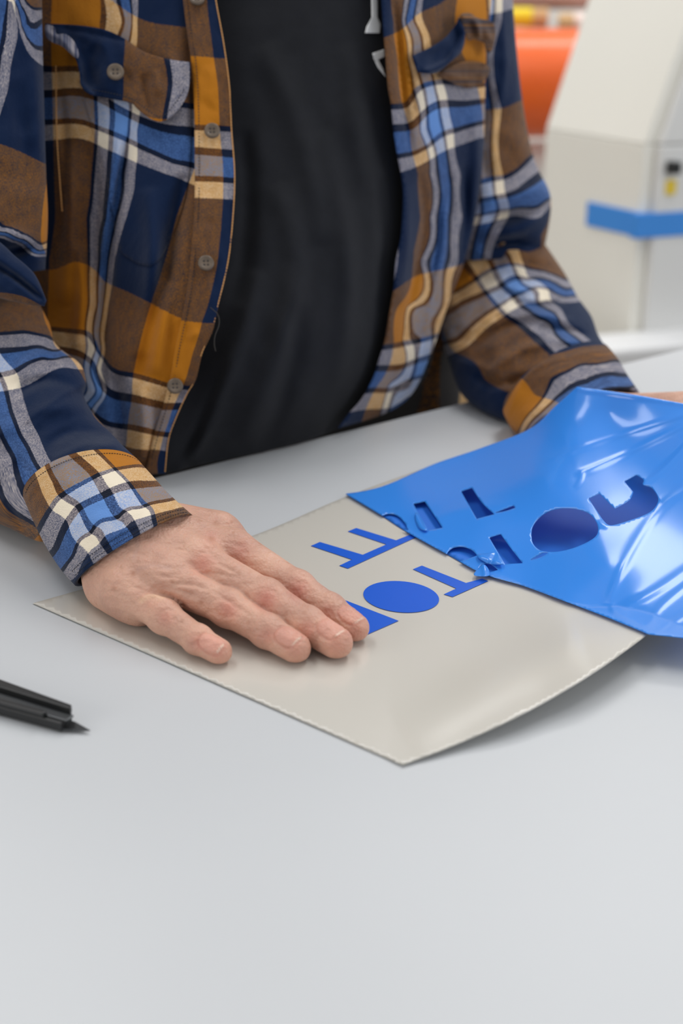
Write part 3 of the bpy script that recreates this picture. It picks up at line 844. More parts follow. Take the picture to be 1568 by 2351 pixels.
for pts in ([(852, -20), (867, -20), (867, 40), (874, 56), (872, 76), (838, 76), (841, 62), (853, 40)], [(855, 122), (882, 113), (884, 130), (869, 137), (880, 158), (886, 178), (868, 156), (857, 134)]):
    v, f, u = patch(pts, 4, tpos(0.0020), folds=tfolds, th=.0008, wav=.004, wsc=90, seed=8, smooth=False)
    link('printed_letter', v, f, M_PRINT, tee)

# ------------------------------------------------------------------ flannel shirt
def uvtps(pts, lam=1e-4):
    return TPS([(p[0], p[1]) for p in pts], [(p[2], p[3]) for p in pts], lam)


# front panel on the viewer's left
ucols = {0.0: [(117, 50), (120, 200), (122, 300), (124, 400), (127, 500), (113, 600), (109, 700), (108, 800)],
         .27: [(232, 50), (221, 300), (212, 400), (200, 500), (203, 600), (202, 700), (198, 800), (196, 900)],
         .37: [(286, 50), (255, 240), (254, 300), (250, 400), (242, 500), (229, 600), (228, 700), (226, 800), (224, 900)],
         .48: [(304, 50), (301, 240), (298, 300), (281, 400), (265, 500), (247, 600), (234, 700), (230, 800), (226, 920)],
         .56: [(313, 50), (308, 200), (313, 300), (316, 360), (310, 430), (291, 500), (263, 600), (249, 700), (238, 780), (230, 850), (226, 930)],
         1.0: [(432, 0), (440, 100), (450, 200), (458, 300), (452, 370), (430, 430), (404, 500), (378, 600), (352, 680), (331, 750), (312, 830), (303, 880), (296, 950), (290, 1020)],
         1.26: [(560, 200), (565, 350), (512, 460), (500, 600), (478, 700), (450, 790), (425, 880), (395, 940), (375, 1000), (360, 1060)]}
vrows = {0.0: [(120, -130), (330, 47), (370, 56), (425, 62)],
         .27: [(170, 156), (120, 158), (400, 236), (440, 242), (330, 220)],
         .37: [(170, 209), (230, 225), (330, 278), (440, 300)],
         .48: [(130, 280), (170, 278), (215, 290), (230, 296), (280, 315), (340, 345), (400, 372), (440, 379)],
         .56: [(130, 322), (170, 317), (210, 325), (230, 337), (300, 368), (350, 388), (400, 405), (440, 424)],
         1.0: [(125, 620), (170, 600), (220, 620), (240, 648), (280, 664), (320, 683), (350, 698), (430, 736), (460, 742)],
         1.27: [(170, 760), (205, 764), (227, 812), (250, 842), (300, 858), (350, 872), (400, 888)],
         1.37: [(170, 808), (215, 830), (250, 900), (300, 912), (350, 925), (390, 932)],
         1.48: [(250, 975), (300, 980), (350, 992), (375, 998)], 1.56: [(250, 1010), (300, 1030), (350, 1035)]}


def grid_uv(ucols, vrows, ext=None, lam=3e-4):
    pu = [(p, k) for k, c in ucols.items() for p in c]; pv = [(p, k) for k, c in vrows.items() for p in c]
    tu = TPS([p for p, _ in pu], [k for _, k in pu], lam); tv = TPS([p for p, _ in pv], [k for _, k in pv], lam)
    return lambda x, y: np.stack([tu(x, y), tv(x, y)], -1)


uvR = grid_uv(ucols, vrows)
edgeR = [(500, -520), (490, -280), (495, -40), (497, 0), (515, 100), (528, 200), (533, 300), (540, 400), (536, 500), (525, 600), (502, 700), (488, 760), (465, 810), (450, 870), (430, 905), (405, 960), (388, 1010), (380, 1086)]
seamR = [(425, -520), (416, -280), (418, -40), (420, 0), (430, 80), (440, 150), (446, 250), (447, 370), (447, 440), (445, 500), (440, 560), (435, 620), (427, 680), (415, 740), (402, 800), (392, 860), (380, 910), (365, 960), (350, 1010), (338, 1060)]
pR = [(60, -520, 1), (439, -520, 1)] + [(x + 14, y) for x, y in seamR[1:-1]] + [(352, 1090, 1), (290, 1090, 1), (200, 1050), (120, 1000), (60, 900, 1), (62, 400)]
fR = [([(205, 330), (222, 450), (215, 600), (205, 760)], 16, -.007, 't'), ([(300, 300), (270, 450), (250, 600), (238, 780), (232, 900)], 11, -.010, 't'), ([(275, 320), (255, 450), (240, 600)], 10, .006, 't'),
      ([(340, 430), (350, 560), (345, 690), (330, 820)], 22, .008, 't'), ([(425, 400), (400, 520), (375, 640), (345, 760), (315, 900)], 18, -.010, 't'), ([(150, 330), (160, 500), (150, 700)], 20, .007, 't'),
      ([(130, 150), (150, 350), (140, 560)], 8, -.004, 't'), ([(170, 100), (175, 200)], 8, .003, 't'), ([(320, 860), (330, 960), (325, 1060)], 20, .006, 't'), ([(270, 860), (275, 960), (290, 1060)], 14, -.006, 't'),
      ([(430, 0), (440, 160), (444, 330)], 12, -.005, 't'), ([(380, 640), (370, 760), (355, 860)], 16, .006, 't'), ([(185, 560), (190, 700), (175, 800)], 14, .006, 't'), ([(395, 120), (400, 200)], 16, .003, 't')]
fR = [(q[0], q[1], q[2] * 1.35) + tuple(q[3:]) for q in fR]
parts = [patch(pR, 9, tpos(-.014), folds=fR, th=.0012, uvf=uvR, wav=.003, wsc=55, seed=2)]

# front panel on the viewer's right
ucL = {-.30: [(868, 50), (888, 200), (905, 320), (918, 420)],
       0.0: [(905, 50), (912, 130), (918, 210), (943, 300), (960, 400), (966, 500), (951, 600), (928, 690), (906, 780), (880, 870), (840, 940)],
       .27: [(922, 50), (937, 130), (948, 210), (962, 300), (984, 400), (984, 500), (961, 600), (934, 700), (921, 780), (892, 880)],
       .37: [(930, 50), (945, 130), (976, 210), (985, 300), (1007, 400), (1006, 500), (986, 600), (971, 700), (963, 780), (935, 890)],
       .48: [(958, 60), (975, 130), (999, 210), (1017, 300), (1031, 400), (1030, 500), (1027, 600), (1016, 700), (994, 780)],
       .56: [(970, 10), (986, 80), (1005, 140), (1025, 210), (1042, 300), (1059, 400), (1063, 500), (1053, 600), (1034, 690)],
       1.0: [(1044, 50), (1060, 120), (1110, 300), (1112, 400), (1120, 500), (1100, 620)], 1.26: [(1118, 40)]}
vrL = {0.0: [(885, 85), (920, 70), (960, 32), (1000, 14), (1030, -5), (1090, -60)],
       .27: [(900, 243), (935, 240), (955, 205), (1000, 188), (1060, 190), (1105, 195)],
       .37: [(908, 292), (940, 290), (970, 262), (1010, 238), (1060, 238), (1105, 232)],
       .48: [(915, 358), (950, 352), (985, 335), (1010, 312), (1050, 298), (1105, 282)],
       .56: [(920, 396), (955, 384), (985, 368), (1010, 352), (1050, 336), (1100, 318)],
       1.0: [(905, 667), (935, 645), (960, 632), (1000, 622), (1045, 612)],
       1.27: [(885, 795), (930, 786), (975, 778), (1000, 770)], 1.37: [(880, 845), (925, 842), (965, 826)], 1.48: [(860, 895), (905, 893), (945, 870)], 1.56: [(850, 940), (900, 936), (930, 915)]}
uvL = grid_uv(ucL, vrL, lam=1.5e-4)
pL = [(860, -520, 1), (1120, -520, 1), (1130, -280), (1132, -60), (1118, 100), (1114, 200), (1112, 300), (1106, 400), (1090, 500), (1066, 600), (1048, 650), (1022, 720), (1002, 780), (986, 820), (965, 872), (938, 914), (900, 942), (850, 962), (775, 984, 1), (800, 950), (830, 915), (855, 870), (868, 830), (883, 780), (893, 720), (903, 660), (908, 600), (920, 540), (925, 450), (920, 400), (912, 360), (903, 300), (897, 240), (890, 200), (884, 120), (879, 60), (872, -60), (862, -280)]
fL = [([(905, 0), (915, 100), (930, 250), (950, 380)], 8, -.007, 't'), ([(935, 120), (945, 200), (955, 270)], 5, -.005, 't'), ([(965, 400), (975, 520), (950, 650), (925, 780)], 8, -.006, 't'),
      ([(1010, 380), (1020, 520), (1000, 650), (975, 780), (940, 880)], 10, .007, 't'), ([(1015, 400), (1006, 560), (985, 680)], 7, -.005, 't'), ([(1066, 380), (1070, 500), (1050, 620)], 9, -.005, 't'), ([(1045, 380), (1050, 480), (1040, 600)], 10, .006, 't'),
      ([(1090, 250), (1095, 380), (1080, 520)], 14, .006, 't'), ([(935, 420), (935, 560), (915, 700)], 12, .005, 't'), ([(950, 700), (935, 800), (900, 900)], 9, .005, 't')]
fL = [(q[0], q[1], q[2] * 1.35) + tuple(q[3:]) for q in fL]
parts.append(patch(pL, 8, tpos(-.016), folds=fL, th=.0012, uvf=uvL, wav=.003, wsc=50, seed=12))
# tail of the shirt seen inside the opening beside the hip
parts.append(patch([(930, 760, 1), (1040, 740, 1), (1013, 820), (1010, 940, 1), (880, 975, 1)], 12, lambda a_, b_: atY(a_, b_, 1.15 + 0 * a_), folds=[([(975, 780), (965, 900)], 12, .006, 't')], th=.0012,
                   uvf=lambda a_, b_: np.stack([a_ * .0006 - .5, b_ * .0006 + .15], -1)))

# back and shoulders of the shirt, a shell around the body
ang = np.linspace(math.radians(-38), math.radians(218), 60); zz = np.linspace(.86, 1.45, 40); V = []; U = []
for z in zz:
    k = min(1, max(0, (1.47 - z) / .12)) ** .5
    for a_ in ang:
        ca, sa = math.cos(a_), math.sin(a_); rx = np.interp(z, [.95, 1.25], [.168, .205]) * (.55 + .45 * k); ry = .15 * (.6 + .4 * k)
        lx, ly = rx * ca, ry * sa
        ro = math.radians(25); V.append((bc[0] - .005 + lx * math.cos(ro) - ly * math.sin(ro), bc[1] + .035 + lx * math.sin(ro) + ly * math.cos(ro), z)); U.append((a_ * 1.1, z * 5))
na_ = len(ang); F = [(i * na_ + j, i * na_ + j + 1, (i + 1) * na_ + j + 1, (i + 1) * na_ + j) for i in range(len(zz) - 1) for j in range(na_ - 1)]
parts.append((np.array(V), F, np.array(U)))

# right sleeve (viewer's left): upper arm, elbow folds, forearm
uvUA = uvtps([(20, 10, .49, .60), (32, 10, .56, .585), (15, 60, .49, .66), (42, 60, .56, .60), (0, 150, .49, .74), (38, 100, .56, .66), (20, 200, .56, .78), (0, 265, .56, .84), (41, 8, .58, .40), (52, 58, .61, .44), (66, 100, .66, .50), (100, 50, .8, .385), (62, 84, .64, .47), (100, 105, .82, .47), (75, 112, .72, .50), (100, 155, .84, .565),
               (0, 330, .62, 1.0), (50, 350, .78, 1.0), (104, 376, .97, 1.0), (0, 503, .62, 1.26), (45, 530, .8, 1.27), (88, 562, .97, 1.29), (104, 520, 1.03, 1.2), (0, 533, .60, 1.35), (40, 547, .75, 1.35), (0, 545, .60, 1.58), (40, 560, .75, 1.58), (90, 575, .95, 1.35), (95, 590, .95, 1.58), (60, 590, .8, 1.66), (0, 600, .6, 1.7), (-60, 300, .40, .95), (-60, 100, .35, .5), (-60, 500, .4, 1.25), (104, 250, .94, .78)], 5e-5)
fUA = [([(0, 535), (50, 545), (100, 600)], 12, .008, 't'), ([(-20, 600), (60, 570), (108, 590)], 10, -.010, 't'), ([(60, 60), (85, 200), (95, 380)], 18, .006, 't'), ([(20, 200), (60, 330), (60, 480)], 22, -.004, 't')]
fUA = [(q[0], q[1], q[2] * 1.35) + tuple(q[3:]) for q in fUA]
parts.append(tube([(-250, -560), (-280, -300), (-290, -80), (-300, 100), (-290, 300), (-270, 450), (-250, 560), (-200, 660)], [(70, -560), (90, -300), (96, -80), (97, 60), (101, 220), (106, 400), (110, 500), (104, 620)], [1.09, 1.05, 1.0, .985, .965, .945, .935, .93], folds=fUA, uvf=uvUA, wav=.004, seed=21, squash=.72, caps=True))
uvEL = uvtps([(0, 545, .62, .60), (80, 600, .9, .62), (0, 620, .62, .75), (105, 690, .98, .93), (0, 665, .62, .97), (60, 690, .8, 1.03), (0, 690, .62, 1.08), (60, 560, .8, .5), (-80, 600, .4, .7), (-80, 700, .4, 1.05)], 3e-4)
parts.append(tube([(-260, 610), (-150, 650), (-60, 670), (20, 690), (70, 700), (102, 703)], [(-220, 520), (-120, 530), (-20, 545), (35, 588), (80, 630), (107, 690)], [.93, .91, .895, .885, .88, .88], folds=[([(-20, 600), (40, 640), (100, 690)], 8, -.008, 't')], uvf=uvEL, wav=.004, seed=25, squash=.9, nt=70, caps=True))
uvFA = uvtps([(0, 690, .64, 1.02), (60, 690, .82, 1.02), (104, 740, 1.0, 1.15), (95, 710, .99, 1.08), (0, 762, .60, 1.262), (60, 757, .8, 1.262), (108, 768, .96, 1.265), (130, 800, 1.0, 1.33), (0, 800, .575, 1.36), (60, 800, .76, 1.365), (110, 803, .92, 1.37),
              (25, 840, .56, 1.45), (60, 828, .68, 1.465), (100, 815, .84, 1.46), (145, 814, .98, 1.46), (50, 888, .565, 1.555), (100, 862, .72, 1.555), (140, 838, .86, 1.545), (172, 848, .97, 1.56), (5, 865, .49, 1.49), (40, 855, .56, 1.49),
              (30, 950, .49, 1.68), (60, 940, .555, 1.66), (50, 1000, .49, 1.78), (88, 1000, .555, 1.78), (85, 1065, .49, 1.92), (118, 1065, .555, 1.92), (25, 960, .465, 1.7), (-5, 965, .385, 1.7), (84, 1075, .468, 1.93), (38, 1065, .385, 1.92), (62, 1130, .385, 1.96), (30, 1060, .355, 1.92), (-5, 1075, .285, 1.92), (65, 1155, .355, 1.965), (27, 1160, .285, 1.96), (0, 1190, .22, 1.965), (60, 1225, .2, 1.98),
              (195, 885, .985, 1.63), (212, 950, 1.0, 1.75), (275, 1012, .985, 1.93), (190, 950, .92, 1.72), (200, 1040, .78, 1.93), (150, 980, .75, 1.76), (-100, 800, .3, 1.35), (-100, 1000, .1, 1.7), (-100, 1150, .05, 1.95)], 2e-4)
fFA = [([(0, 690), (60, 700), (110, 745)], 12, .006, 't'), ([(30, 860), (100, 815), (180, 850)], 16, .006, 't'), ([(40, 900), (110, 870), (190, 895)], 12, -.006, 't'), ([(60, 960), (140, 930), (210, 940)], 20, .006, 't'), ([(100, 1030), (170, 990), (270, 1000)], 14, -.005, 't'),
       ([(120, 1060), (200, 1020), (290, 1030)], 12, .005, 't'), ([(10, 930), (50, 1010), (100, 1090)], 14, .003, 't'), ([(0, 1000), (50, 1080), (80, 1150)], 10, -.003, 't'), ([(0, 770), (80, 760), (130, 800)], 14, .004, 't'), ([(10, 1150), (40, 1190), (60, 1230)], 10, -.004, 't')]
fFA = [(q[0], q[1], q[2] * 1.35) + tuple(q[3:]) for q in fFA]
parts.append(tube([(-310, 800), (-330, 900), (-310, 960), (-280, 1010), (-240, 1060), (-190, 1100), (-140, 1135), (-100, 1160), (-50, 1185), (10, 1207), (88, 1242), (100, 1215)],
                  [(-150, 590), (-60, 640), (60, 668), (110, 735), (128, 790), (184, 836), (197, 878), (192, 908), (214, 950), (258, 998), (280, 1022), (320, 1064)],
                  [.95, .945, .93, .91, .893, .878, .86, .85, .835, .812, .785, .765], folds=fFA, uvf=uvFA, wav=.005, seed=31, squash=.80, caps=True, nt=150, na=96, bow=[0, 0, -5, -10, -15, -20, -25, -30, -38, -45, -50, -50]))

# left sleeve (viewer's right)
uvUL = uvtps([(1110, 100, .44, .70), (1125, 250, .47, 1.0), (1128, 60, .475, .62), (1140, 0, .5, .50), (1150, 60, .555, .62), (1152, 250, .555, 1.0), (1185, 236, .8, 1.0), (1180, 100, .78, .75), (1130, 400, .48, 1.26), (1155, 400, .555, 1.255), (1110, 415, .40, 1.27), (1190, 385, .75, 1.262), (1215, 357, .95, 1.26), (1235, 345, 1.08, 1.26),
               (1110, 455, .40, 1.36), (1160, 447, .56, 1.365), (1210, 420, .78, 1.37), (1240, 392, .98, 1.36), (1110, 487, .38, 1.465), (1145, 480, .48, 1.465), (1170, 480, .56, 1.465), (1240, 470, .85, 1.465), (1262, 455, .98, 1.465), (1180, 496, .6, 1.575), (1262, 474, 1.0, 1.575), (1065, 505, .2, 1.5), (1110, 515, .42, 1.56), (1240, 500, .85, 1.56), (1110, 560, .47, 1.75), (1130, 560, .54, 1.75), (1240, 560, .98, 1.7), (1240, 540, 1.0, 1.65)], 3e-4)
fUL = [([(1110, 500), (1180, 495), (1265, 465)], 10, -.010, 't'), ([(1100, 470), (1180, 450), (1255, 425)], 16, .008, 't'), ([(1100, 540), (1180, 530), (1250, 500)], 12, .007, 't'), ([(1100, 570), (1180, 555), (1245, 570)], 8, -.010, 't'), ([(1145, 0), (1160, 150), (1140, 260)], 10, .004, 't'), ([(1120, 100), (1110, 300), (1120, 420)], 10, -.005, 't')]
fUL = [(q[0], q[1], q[2] * 1.35) + tuple(q[3:]) for q in fUL]
parts.append(tube([(920, -560), (920, -300), (925, -80), (940, 100), (960, 260), (990, 400), (1015, 500), (1030, 600)], [(1120, -560), (1160, -300), (1172, -80), (1186, 110), (1204, 260), (1228, 370), (1265, 460), (1246, 590)], [1.26, 1.25, 1.23, 1.205, 1.195, 1.185, 1.18, 1.18], folds=fUL, uvf=uvUL, wav=.004, seed=41, squash=.85, caps=True))
uvFL = uvtps([(1062, 590, .28, .12), (1112, 573, .37, .10), (1150, 568, .48, .10), (1190, 566, .56, .10), (1280, 620, .88, .2), (1225, 575, .72, .1), (1098, 640, .28, .28), (1130, 620, .36, .28), (1147, 655, .36, .36), (1115, 668, .28, .36), (1180, 608, .49, .28), (1205, 615, .56, .28), (1213, 640, .56, .36), (1190, 632, .49, .36), (1300, 665, .9, .37), (1290, 640, .88, .28),
              (1147, 705, .28, .49), (1180, 683, .36, .49), (1192, 705, .36, .56), (1162, 722, .28, .56), (1230, 660, .49, .49), (1262, 665, .56, .49), (1265, 690, .56, .56), (1235, 700, .49, .56), (1180, 732, .28, .62), (1225, 768, .28, .75), (1275, 814, .28, .90), (1215, 714, .36, .62), (1268, 745, .36, .75), (1308, 795, .36, .90),
              (1265, 712, .49, .62), (1285, 745, .49, .72), (1350, 795, .49, .90), (1290, 708, .56, .62), (1305, 740, .56, .72), (1380, 800, .56, .92), (1350, 722, .8, .68), (1325, 680, .85, .5), (1100, 738, .15, .49), (1112, 757, .15, .56), (1052, 785, .06, .49), (1065, 800, .06, .56), (1060, 690, .12, .36), (1040, 650, .2, .2), (1045, 810, .0, .56),
              (1110, 868, .0, .75), (1180, 905, .0, .88), (1150, 800, .16, .7), (1200, 850, .16, .82), (1070, 860, -.2, .7), (1120, 940, -.25, .85), (1010, 740, .0, .4)], 2e-4)
fFL = [([(1060, 590), (1150, 570), (1270, 600)], 16, .006, 't'), ([(1150, 650), (1200, 668), (1240, 660)], 9, .006, 't'), ([(1170, 690), (1240, 700), (1300, 690)], 7, -.006, 't'), ([(1200, 720), (1250, 725), (1320, 740)], 9, .006, 't'), ([(1230, 750), (1290, 755), (1350, 770)], 7, -.006, 't'), ([(1250, 775), (1300, 785), (1360, 785)], 8, .005, 't'),
       ([(1060, 770), (1130, 720), (1180, 700)], 12, .006, 't'), ([(1080, 800), (1160, 750), (1220, 740)], 12, -.006, 't'), ([(1130, 850), (1200, 800), (1280, 790)], 14, .006, 't'), ([(1090, 860), (1160, 880), (1220, 860)], 10, -.006, 't'), ([(1050, 830), (1120, 850), (1180, 900)], 10, .005, 't'), ([(1040, 680), (1100, 640), (1150, 640)], 12, -.005, 't')]
fFL = [(q[0], q[1], q[2] * 1.35) + tuple(q[3:]) for q in fFL]
parts.append(tube([(1040, 560), (1020, 660), (1012, 750), (1030, 830), (1060, 905), (1120, 955), (1190, 985)], [(1240, 545), (1295, 625), (1325, 680), (1357, 725), (1374, 770), (1400, 810), (1410, 830)], [1.19, 1.17, 1.14, 1.11, 1.08, 1.05, 1.03], folds=fFL, uvf=uvFL, wav=.005, seed=51, squash=.75, caps=True, nt=140, na=90, wsc=38, bow=[0, -10, -20, -25, -30, -35, -35]))

# shoulders and yoke
def yoke_sdf(P):
    x, y = bc; c_ = capsule
    d = c_(P, (x - .16, y + .03, 1.395), (x + .15, y + .14, 1.395), .070, .070)
    d = smin(d, c_(P, (x - .165, y + .0, 1.395), atY(-97, -200, 1.035), .062, .060), .03)
    d = smin(d, c_(P, (x + .165, y + .11, 1.395), atY(1055, -200, 1.245), .062, .050), .03)
    d = smin(d, c_(P, (x - .09, y + .05, 1.36), (x + .09, y + .11, 1.36), .108, .104), .03)
    d = np.maximum(d, 1.275 - P[2])
    d = np.maximum(d, -c_(P, (x, y + .05, 1.38), (x + .01, y - .02, 1.56), .066, .085))
    return np.maximum(d, -c_(P, (x + .005, y - .06, 1.25), (x + .005, y - .06, 1.50), .062, .070))


v, f, g = nets(yoke_sdf, [bc[0] - .34, bc[1] - .26, 1.24], [bc[0] + .34, bc[1] + .30, 1.52], .008)
parts.append((v, f, np.stack([v[:, 0] * 5, v[:, 2] * 5 + v[:, 1] * 2], 1)))
v, f, u = join(parts)
shirt = link('flannel_shirt', v, f, M_PLAID, person, uv=u)
shirt['label'] = 'open flannel shirt in navy, mustard, cream and blue plaid'

# placket with buttons
ucP = {.80: seamR, 1.26: [(476, 0), (480, 50), (490, 130), (498, 180), (504, 290), (512, 380), (512, 460), (508, 520), (500, 600), (490, 650), (478, 700), (463, 740), (450, 790), (432, 850), (415, 895), (395, 940), (375, 1000), (360, 1060)]}
ucP = {1.25: [(x - 6, y) for x, y in seamR], 1.0: ucP[1.26], .88: [(x + 2, y) for x, y in edgeR]}
vP = {0.0: [(425, 128), (460, 130), (510, 134)], .27: [(450, 291), (500, 292), (532, 295)], .37: [(450, 345), (500, 350), (532, 352)], .48: [(450, 410), (500, 411), (535, 415)], .56: [(450, 455), (500, 457), (535, 459)],
      1.0: [(420, 736), (460, 741), (490, 742)], 1.27: [(385, 885), (410, 888), (445, 890)], 1.37: [(370, 932), (400, 932), (430, 930)], 1.48: [(350, 994), (375, 997), (400, 1000)], 1.56: [(345, 1032), (370, 1034), (395, 1038)], -.2: [(440, 0)], -.8: [(450, -300)], -1.3: [(460, -520)]}
pP = [(x, y) for x, y in seamR]; pP[0] = pP[0] + (1,); pP[-1] = (333, 1088, 1)
pP = pP + [(380, 1088, 1)] + [(x, y) for x, y in edgeR[::-1][1:-1]] + [edgeR[0] + (1,)]
fP = [([(480, 150), (490, 200)], 12, .002, 't'), ([(460, 230), (500, 260)], 9, -.0015, 't'), ([(470, 500), (490, 520)], 9, -.0015, 't'), ([(455, 560), (490, 700)], 9, .0015, 't'), ([(430, 780), (460, 760)], 8, .002, 't'), ([(380, 860), (420, 920), (440, 900)], 12, -.003, 't')]
v, f, u = patch(pP, 7, tpos(-.0185), folds=fP, th=.0022, uvf=grid_uv(ucP, vP), wav=.002, wsc=30, seed=5)
link('placket', v, f, M_PLAID, shirt, uv=u)


def stitch(pts, mat, r, back, name='stitching', gap=True, posf=None, step=7.0):
    """a run of short thread stitches lying on the cloth"""
    c = cat(pts, np.linspace(0, len(pts) - 1, 400)); s = np.r_[0, np.cumsum(np.hypot(*np.diff(c, axis=0).T))]; n = int(s[-1] / step)
    VV = []; FF = []; k = 0
    for i in range(n):
        q = np.array([np.interp([i * step, (i + (.62 if gap else 1.02)) * step], s, c[:, j]) for j in (0, 1)]).T
        P = (posf or tpos(back))(q[:, 0], q[:, 1]); e = P[1] - P[0]; e /= np.linalg.norm(e); a_ = np.cross(e, FW); a_ /= np.linalg.norm(a_); b_ = np.cross(a_, e)
        for t, sc in ((0, .4), (.25, 1), (.75, 1), (1, .4)):
            for m in range(5):
                an = 2 * math.pi * m / 5; VV.append(P[0] + (P[1] - P[0]) * t + (a_ * math.cos(an) + b_ * math.sin(an)) * r * sc)
        for ri in range(3):
            for m in range(5): FF.append((k + ri * 5 + m, k + ri * 5 + (m + 1) % 5, k + ri * 5 + 5 + (m + 1) % 5, k + ri * 5 + 5 + m))
        k += 20
    return link(name, np.array(VV), FF, mat, shirt)


stitch([(x + 10, y) for x, y in seamR], M_STITCHD, .00035, -.0190)
stitch([(x - 1.5, y) for x, y in edgeR[1:]], M_STITCH, .00045, -.0188, gap=False)
stitch([(128, 150), (130, 300), (136, 400), (143, 490)], M_STITCH, .0005, -.0215, gap=False)

# buttons: moulded rim, dished middle, four holes and a thread cross
def button(px, py, back, r=.0053, ref=None):
    P = (tpos(back))(np.array([px]), np.array([py]))[0]; n = -FW * .9 + np.array([.12, 0, .15]); n /= np.linalg.norm(n)
    V, F = lathe([(-.0016, r * .9), (-.0002, r), (.0010, r * .95), (.0014, r * .82), (.0010, r * .62), (.0006, r * .3), (.0006, 0.0001)], P, n, 32)
    b = link('button', V, F, M_BUTTON, shirt)
    u = np.cross(n, [0, 0, 1.]); u /= np.linalg.norm(u); w_ = np.cross(n, u); V = []; F = []
    for s_ in ((1, 1), (-1, 1), (1, -1), (-1, -1)):
        q = P + n * .0006 + (u * s_[0] + w_ * s_[1]) * r * .24; v2, f2 = lathe([(-.0001, r * .13), (.0003, r * .12)], q, n, 10)
        F += [tuple(i + len(V) for i in t) for t in f2]; V += v2.tolist()
    link('button_hole', np.array(V), F, M_BUTTONIN, b)


for (bx, by) in ((452, -5), (487, 300), (473, 604), (402, 886)): button(bx, by, -.0225)

# pocket, flap (viewer's left)
uvPF = uvtps([(110, 60, .62, .62), (180, 65, .75, .64), (288, 90, 1.0, .66), (283, 160, 1.0, .8), (283, 220, 1.0, .95), (183, 200, .75, .95), (370, 130, 1.255, .70), (390, 135, 1.285, .72), (437, 145, 1.36, .74), (370, 270, 1.255, 1.0 - .01), (388, 240, 1.285, .93), (436, 210, 1.36, .9), (115, 95, .57, .72), (330, 180, 1.12, .8)], 3e-4)
pf = [(104, 54, 1), (180, 58), (240, 68), (288, 90), (330, 118), (385, 135), (437, 143, 1), (437, 180), (427, 225), (400, 262), (372, 279), (345, 272), (315, 250), (300, 236), (250, 226), (205, 216), (186, 196), (182, 165), (172, 132), (150, 108), (122, 95), (106, 78)]
ff = [([(110, 90), (150, 106), (176, 140), (184, 190), (206, 215)], 11, .009), ([(220, 100), (205, 150), (215, 200)], 14, -.004, 't'), ([(330, 170), (340, 220), (350, 268)], 10, -.005, 't'), ([(360, 160), (362, 220)], 9, .004, 't'), ([(235, 90), (250, 150), (240, 210)], 20, .003, 't'), ([(120, 60), (300, 95), (430, 145)], 7, -.003, 't')]
v, f, u = patch(pf, 6, tpos(-.024), folds=ff, th=.003, uvf=uvPF, wav=.003, wsc=26, seed=15)
link('pocket_flap', v, f, M_PLAID, shirt, uv=u)
# pale turned-under lining along the curled flap edge
v, f, u = patch([(104, 58), (125, 62), (130, 78), (150, 78), (170, 95), (181, 124), (176, 134), (160, 122), (142, 106), (120, 97), (106, 84)], 4, tpos(-.036), folds=[([(110, 76), (140, 92), (172, 124)], 8, .003)], th=.0015, uvf=lambda a_, b_: np.stack([.52 + 0 * a_, .60 + a_ * .0006], -1), wav=.002, wsc=12, seed=16)
link('flap_lining', v, f, M_PLAID, shirt, uv=u)
button(265, 165, -.0310, .0058)
uvPB = lambda a_, b_: uvR(a_, b_)
v, f, u = patch([(180, 190, 1), (437, 200, 1), (440, 300), (430, 430), (405, 520), (372, 590), (345, 612, 1), (318, 606), (300, 596), (270, 560), (240, 400)], 8, tpos(-.0155), folds=fR, th=.0014, uvf=uvPB, wav=.003, wsc=55, seed=2)
link('pocket', v, f, M_PLAID, shirt, uv=u)
stitch([(205, 205), (250, 213), (300, 226), (330, 246), (368, 268), (400, 240), (426, 200)], M_STITCHD, .0004, -.0275)

# pocket flap (viewer's right), curled up
uvPG = uvtps([(950, 130, .6, .62), (1000, 130, .75, .7), (1055, 80, .95, .8), (1060, 50, .97, .6), (1030, 150, .95, .9), (1090, 60, 1.08, .7), (1135, 70, 1.2, .75), (1130, 120, 1.2, .9)], 3e-4)
v, f, u = patch([(946, 128, 1), (985, 110), (1020, 88), (1044, 60), (1054, 38, 1), (1066, 56), (1068, 85), (1060, 118), (1035, 142), (1000, 168), (958, 166, 1)], 6, tpos(-.028), folds=[([(1054, 50), (1064, 85), (1030, 140), (980, 164)], 8, .010), ([(960, 140), (1030, 110)], 14, -.003, 't')], th=.002, uvf=lambda a_, b_: np.stack([.7 + 0 * a_ + a_ * .0001, .75 + b_ * .0004], -1), wav=.002, wsc=20, seed=17)
link('pocket_flap', v, f, M_PLAID, shirt, uv=u)
v, f, u = patch([(1056, 36), (1078, 30), (1098, 42), (1130, 50), (1138, 75), (1132, 110), (1122, 122), (1112, 100), (1090, 90), (1074, 92), (1066, 70)], 5, tpos(-.034), folds=[([(1062, 40), (1090, 48), (1100, 80)], 8, .009), ([(1110, 60), (1128, 100)], 8, .005, 't')], th=.002, uvf=lambda a_, b_: np.stack([1.1 + 0 * a_, .7 + b_ * .0004], -1), wav=.003, wsc=14, seed=18)
link('flap_end', v, f, M_PLAID, shirt, uv=u)
v, f, u = patch([(1005, 172), (1040, 150), (1075, 140), (1110, 145), (1125, 160), (1112, 185), (1085, 202), (1050, 196), (1025, 184)], 5, tpos(-.024), folds=[([(1020, 170), (1070, 180), (1110, 160)], 8, .004)], th=.002, uvf=lambda a_, b_: np.stack([.8 + 0 * a_, 1.1 + b_ * .0004], -1), wav=.003, wsc=14, seed=19)
link('pocket', v, f, M_PLAID, shirt, uv=u)

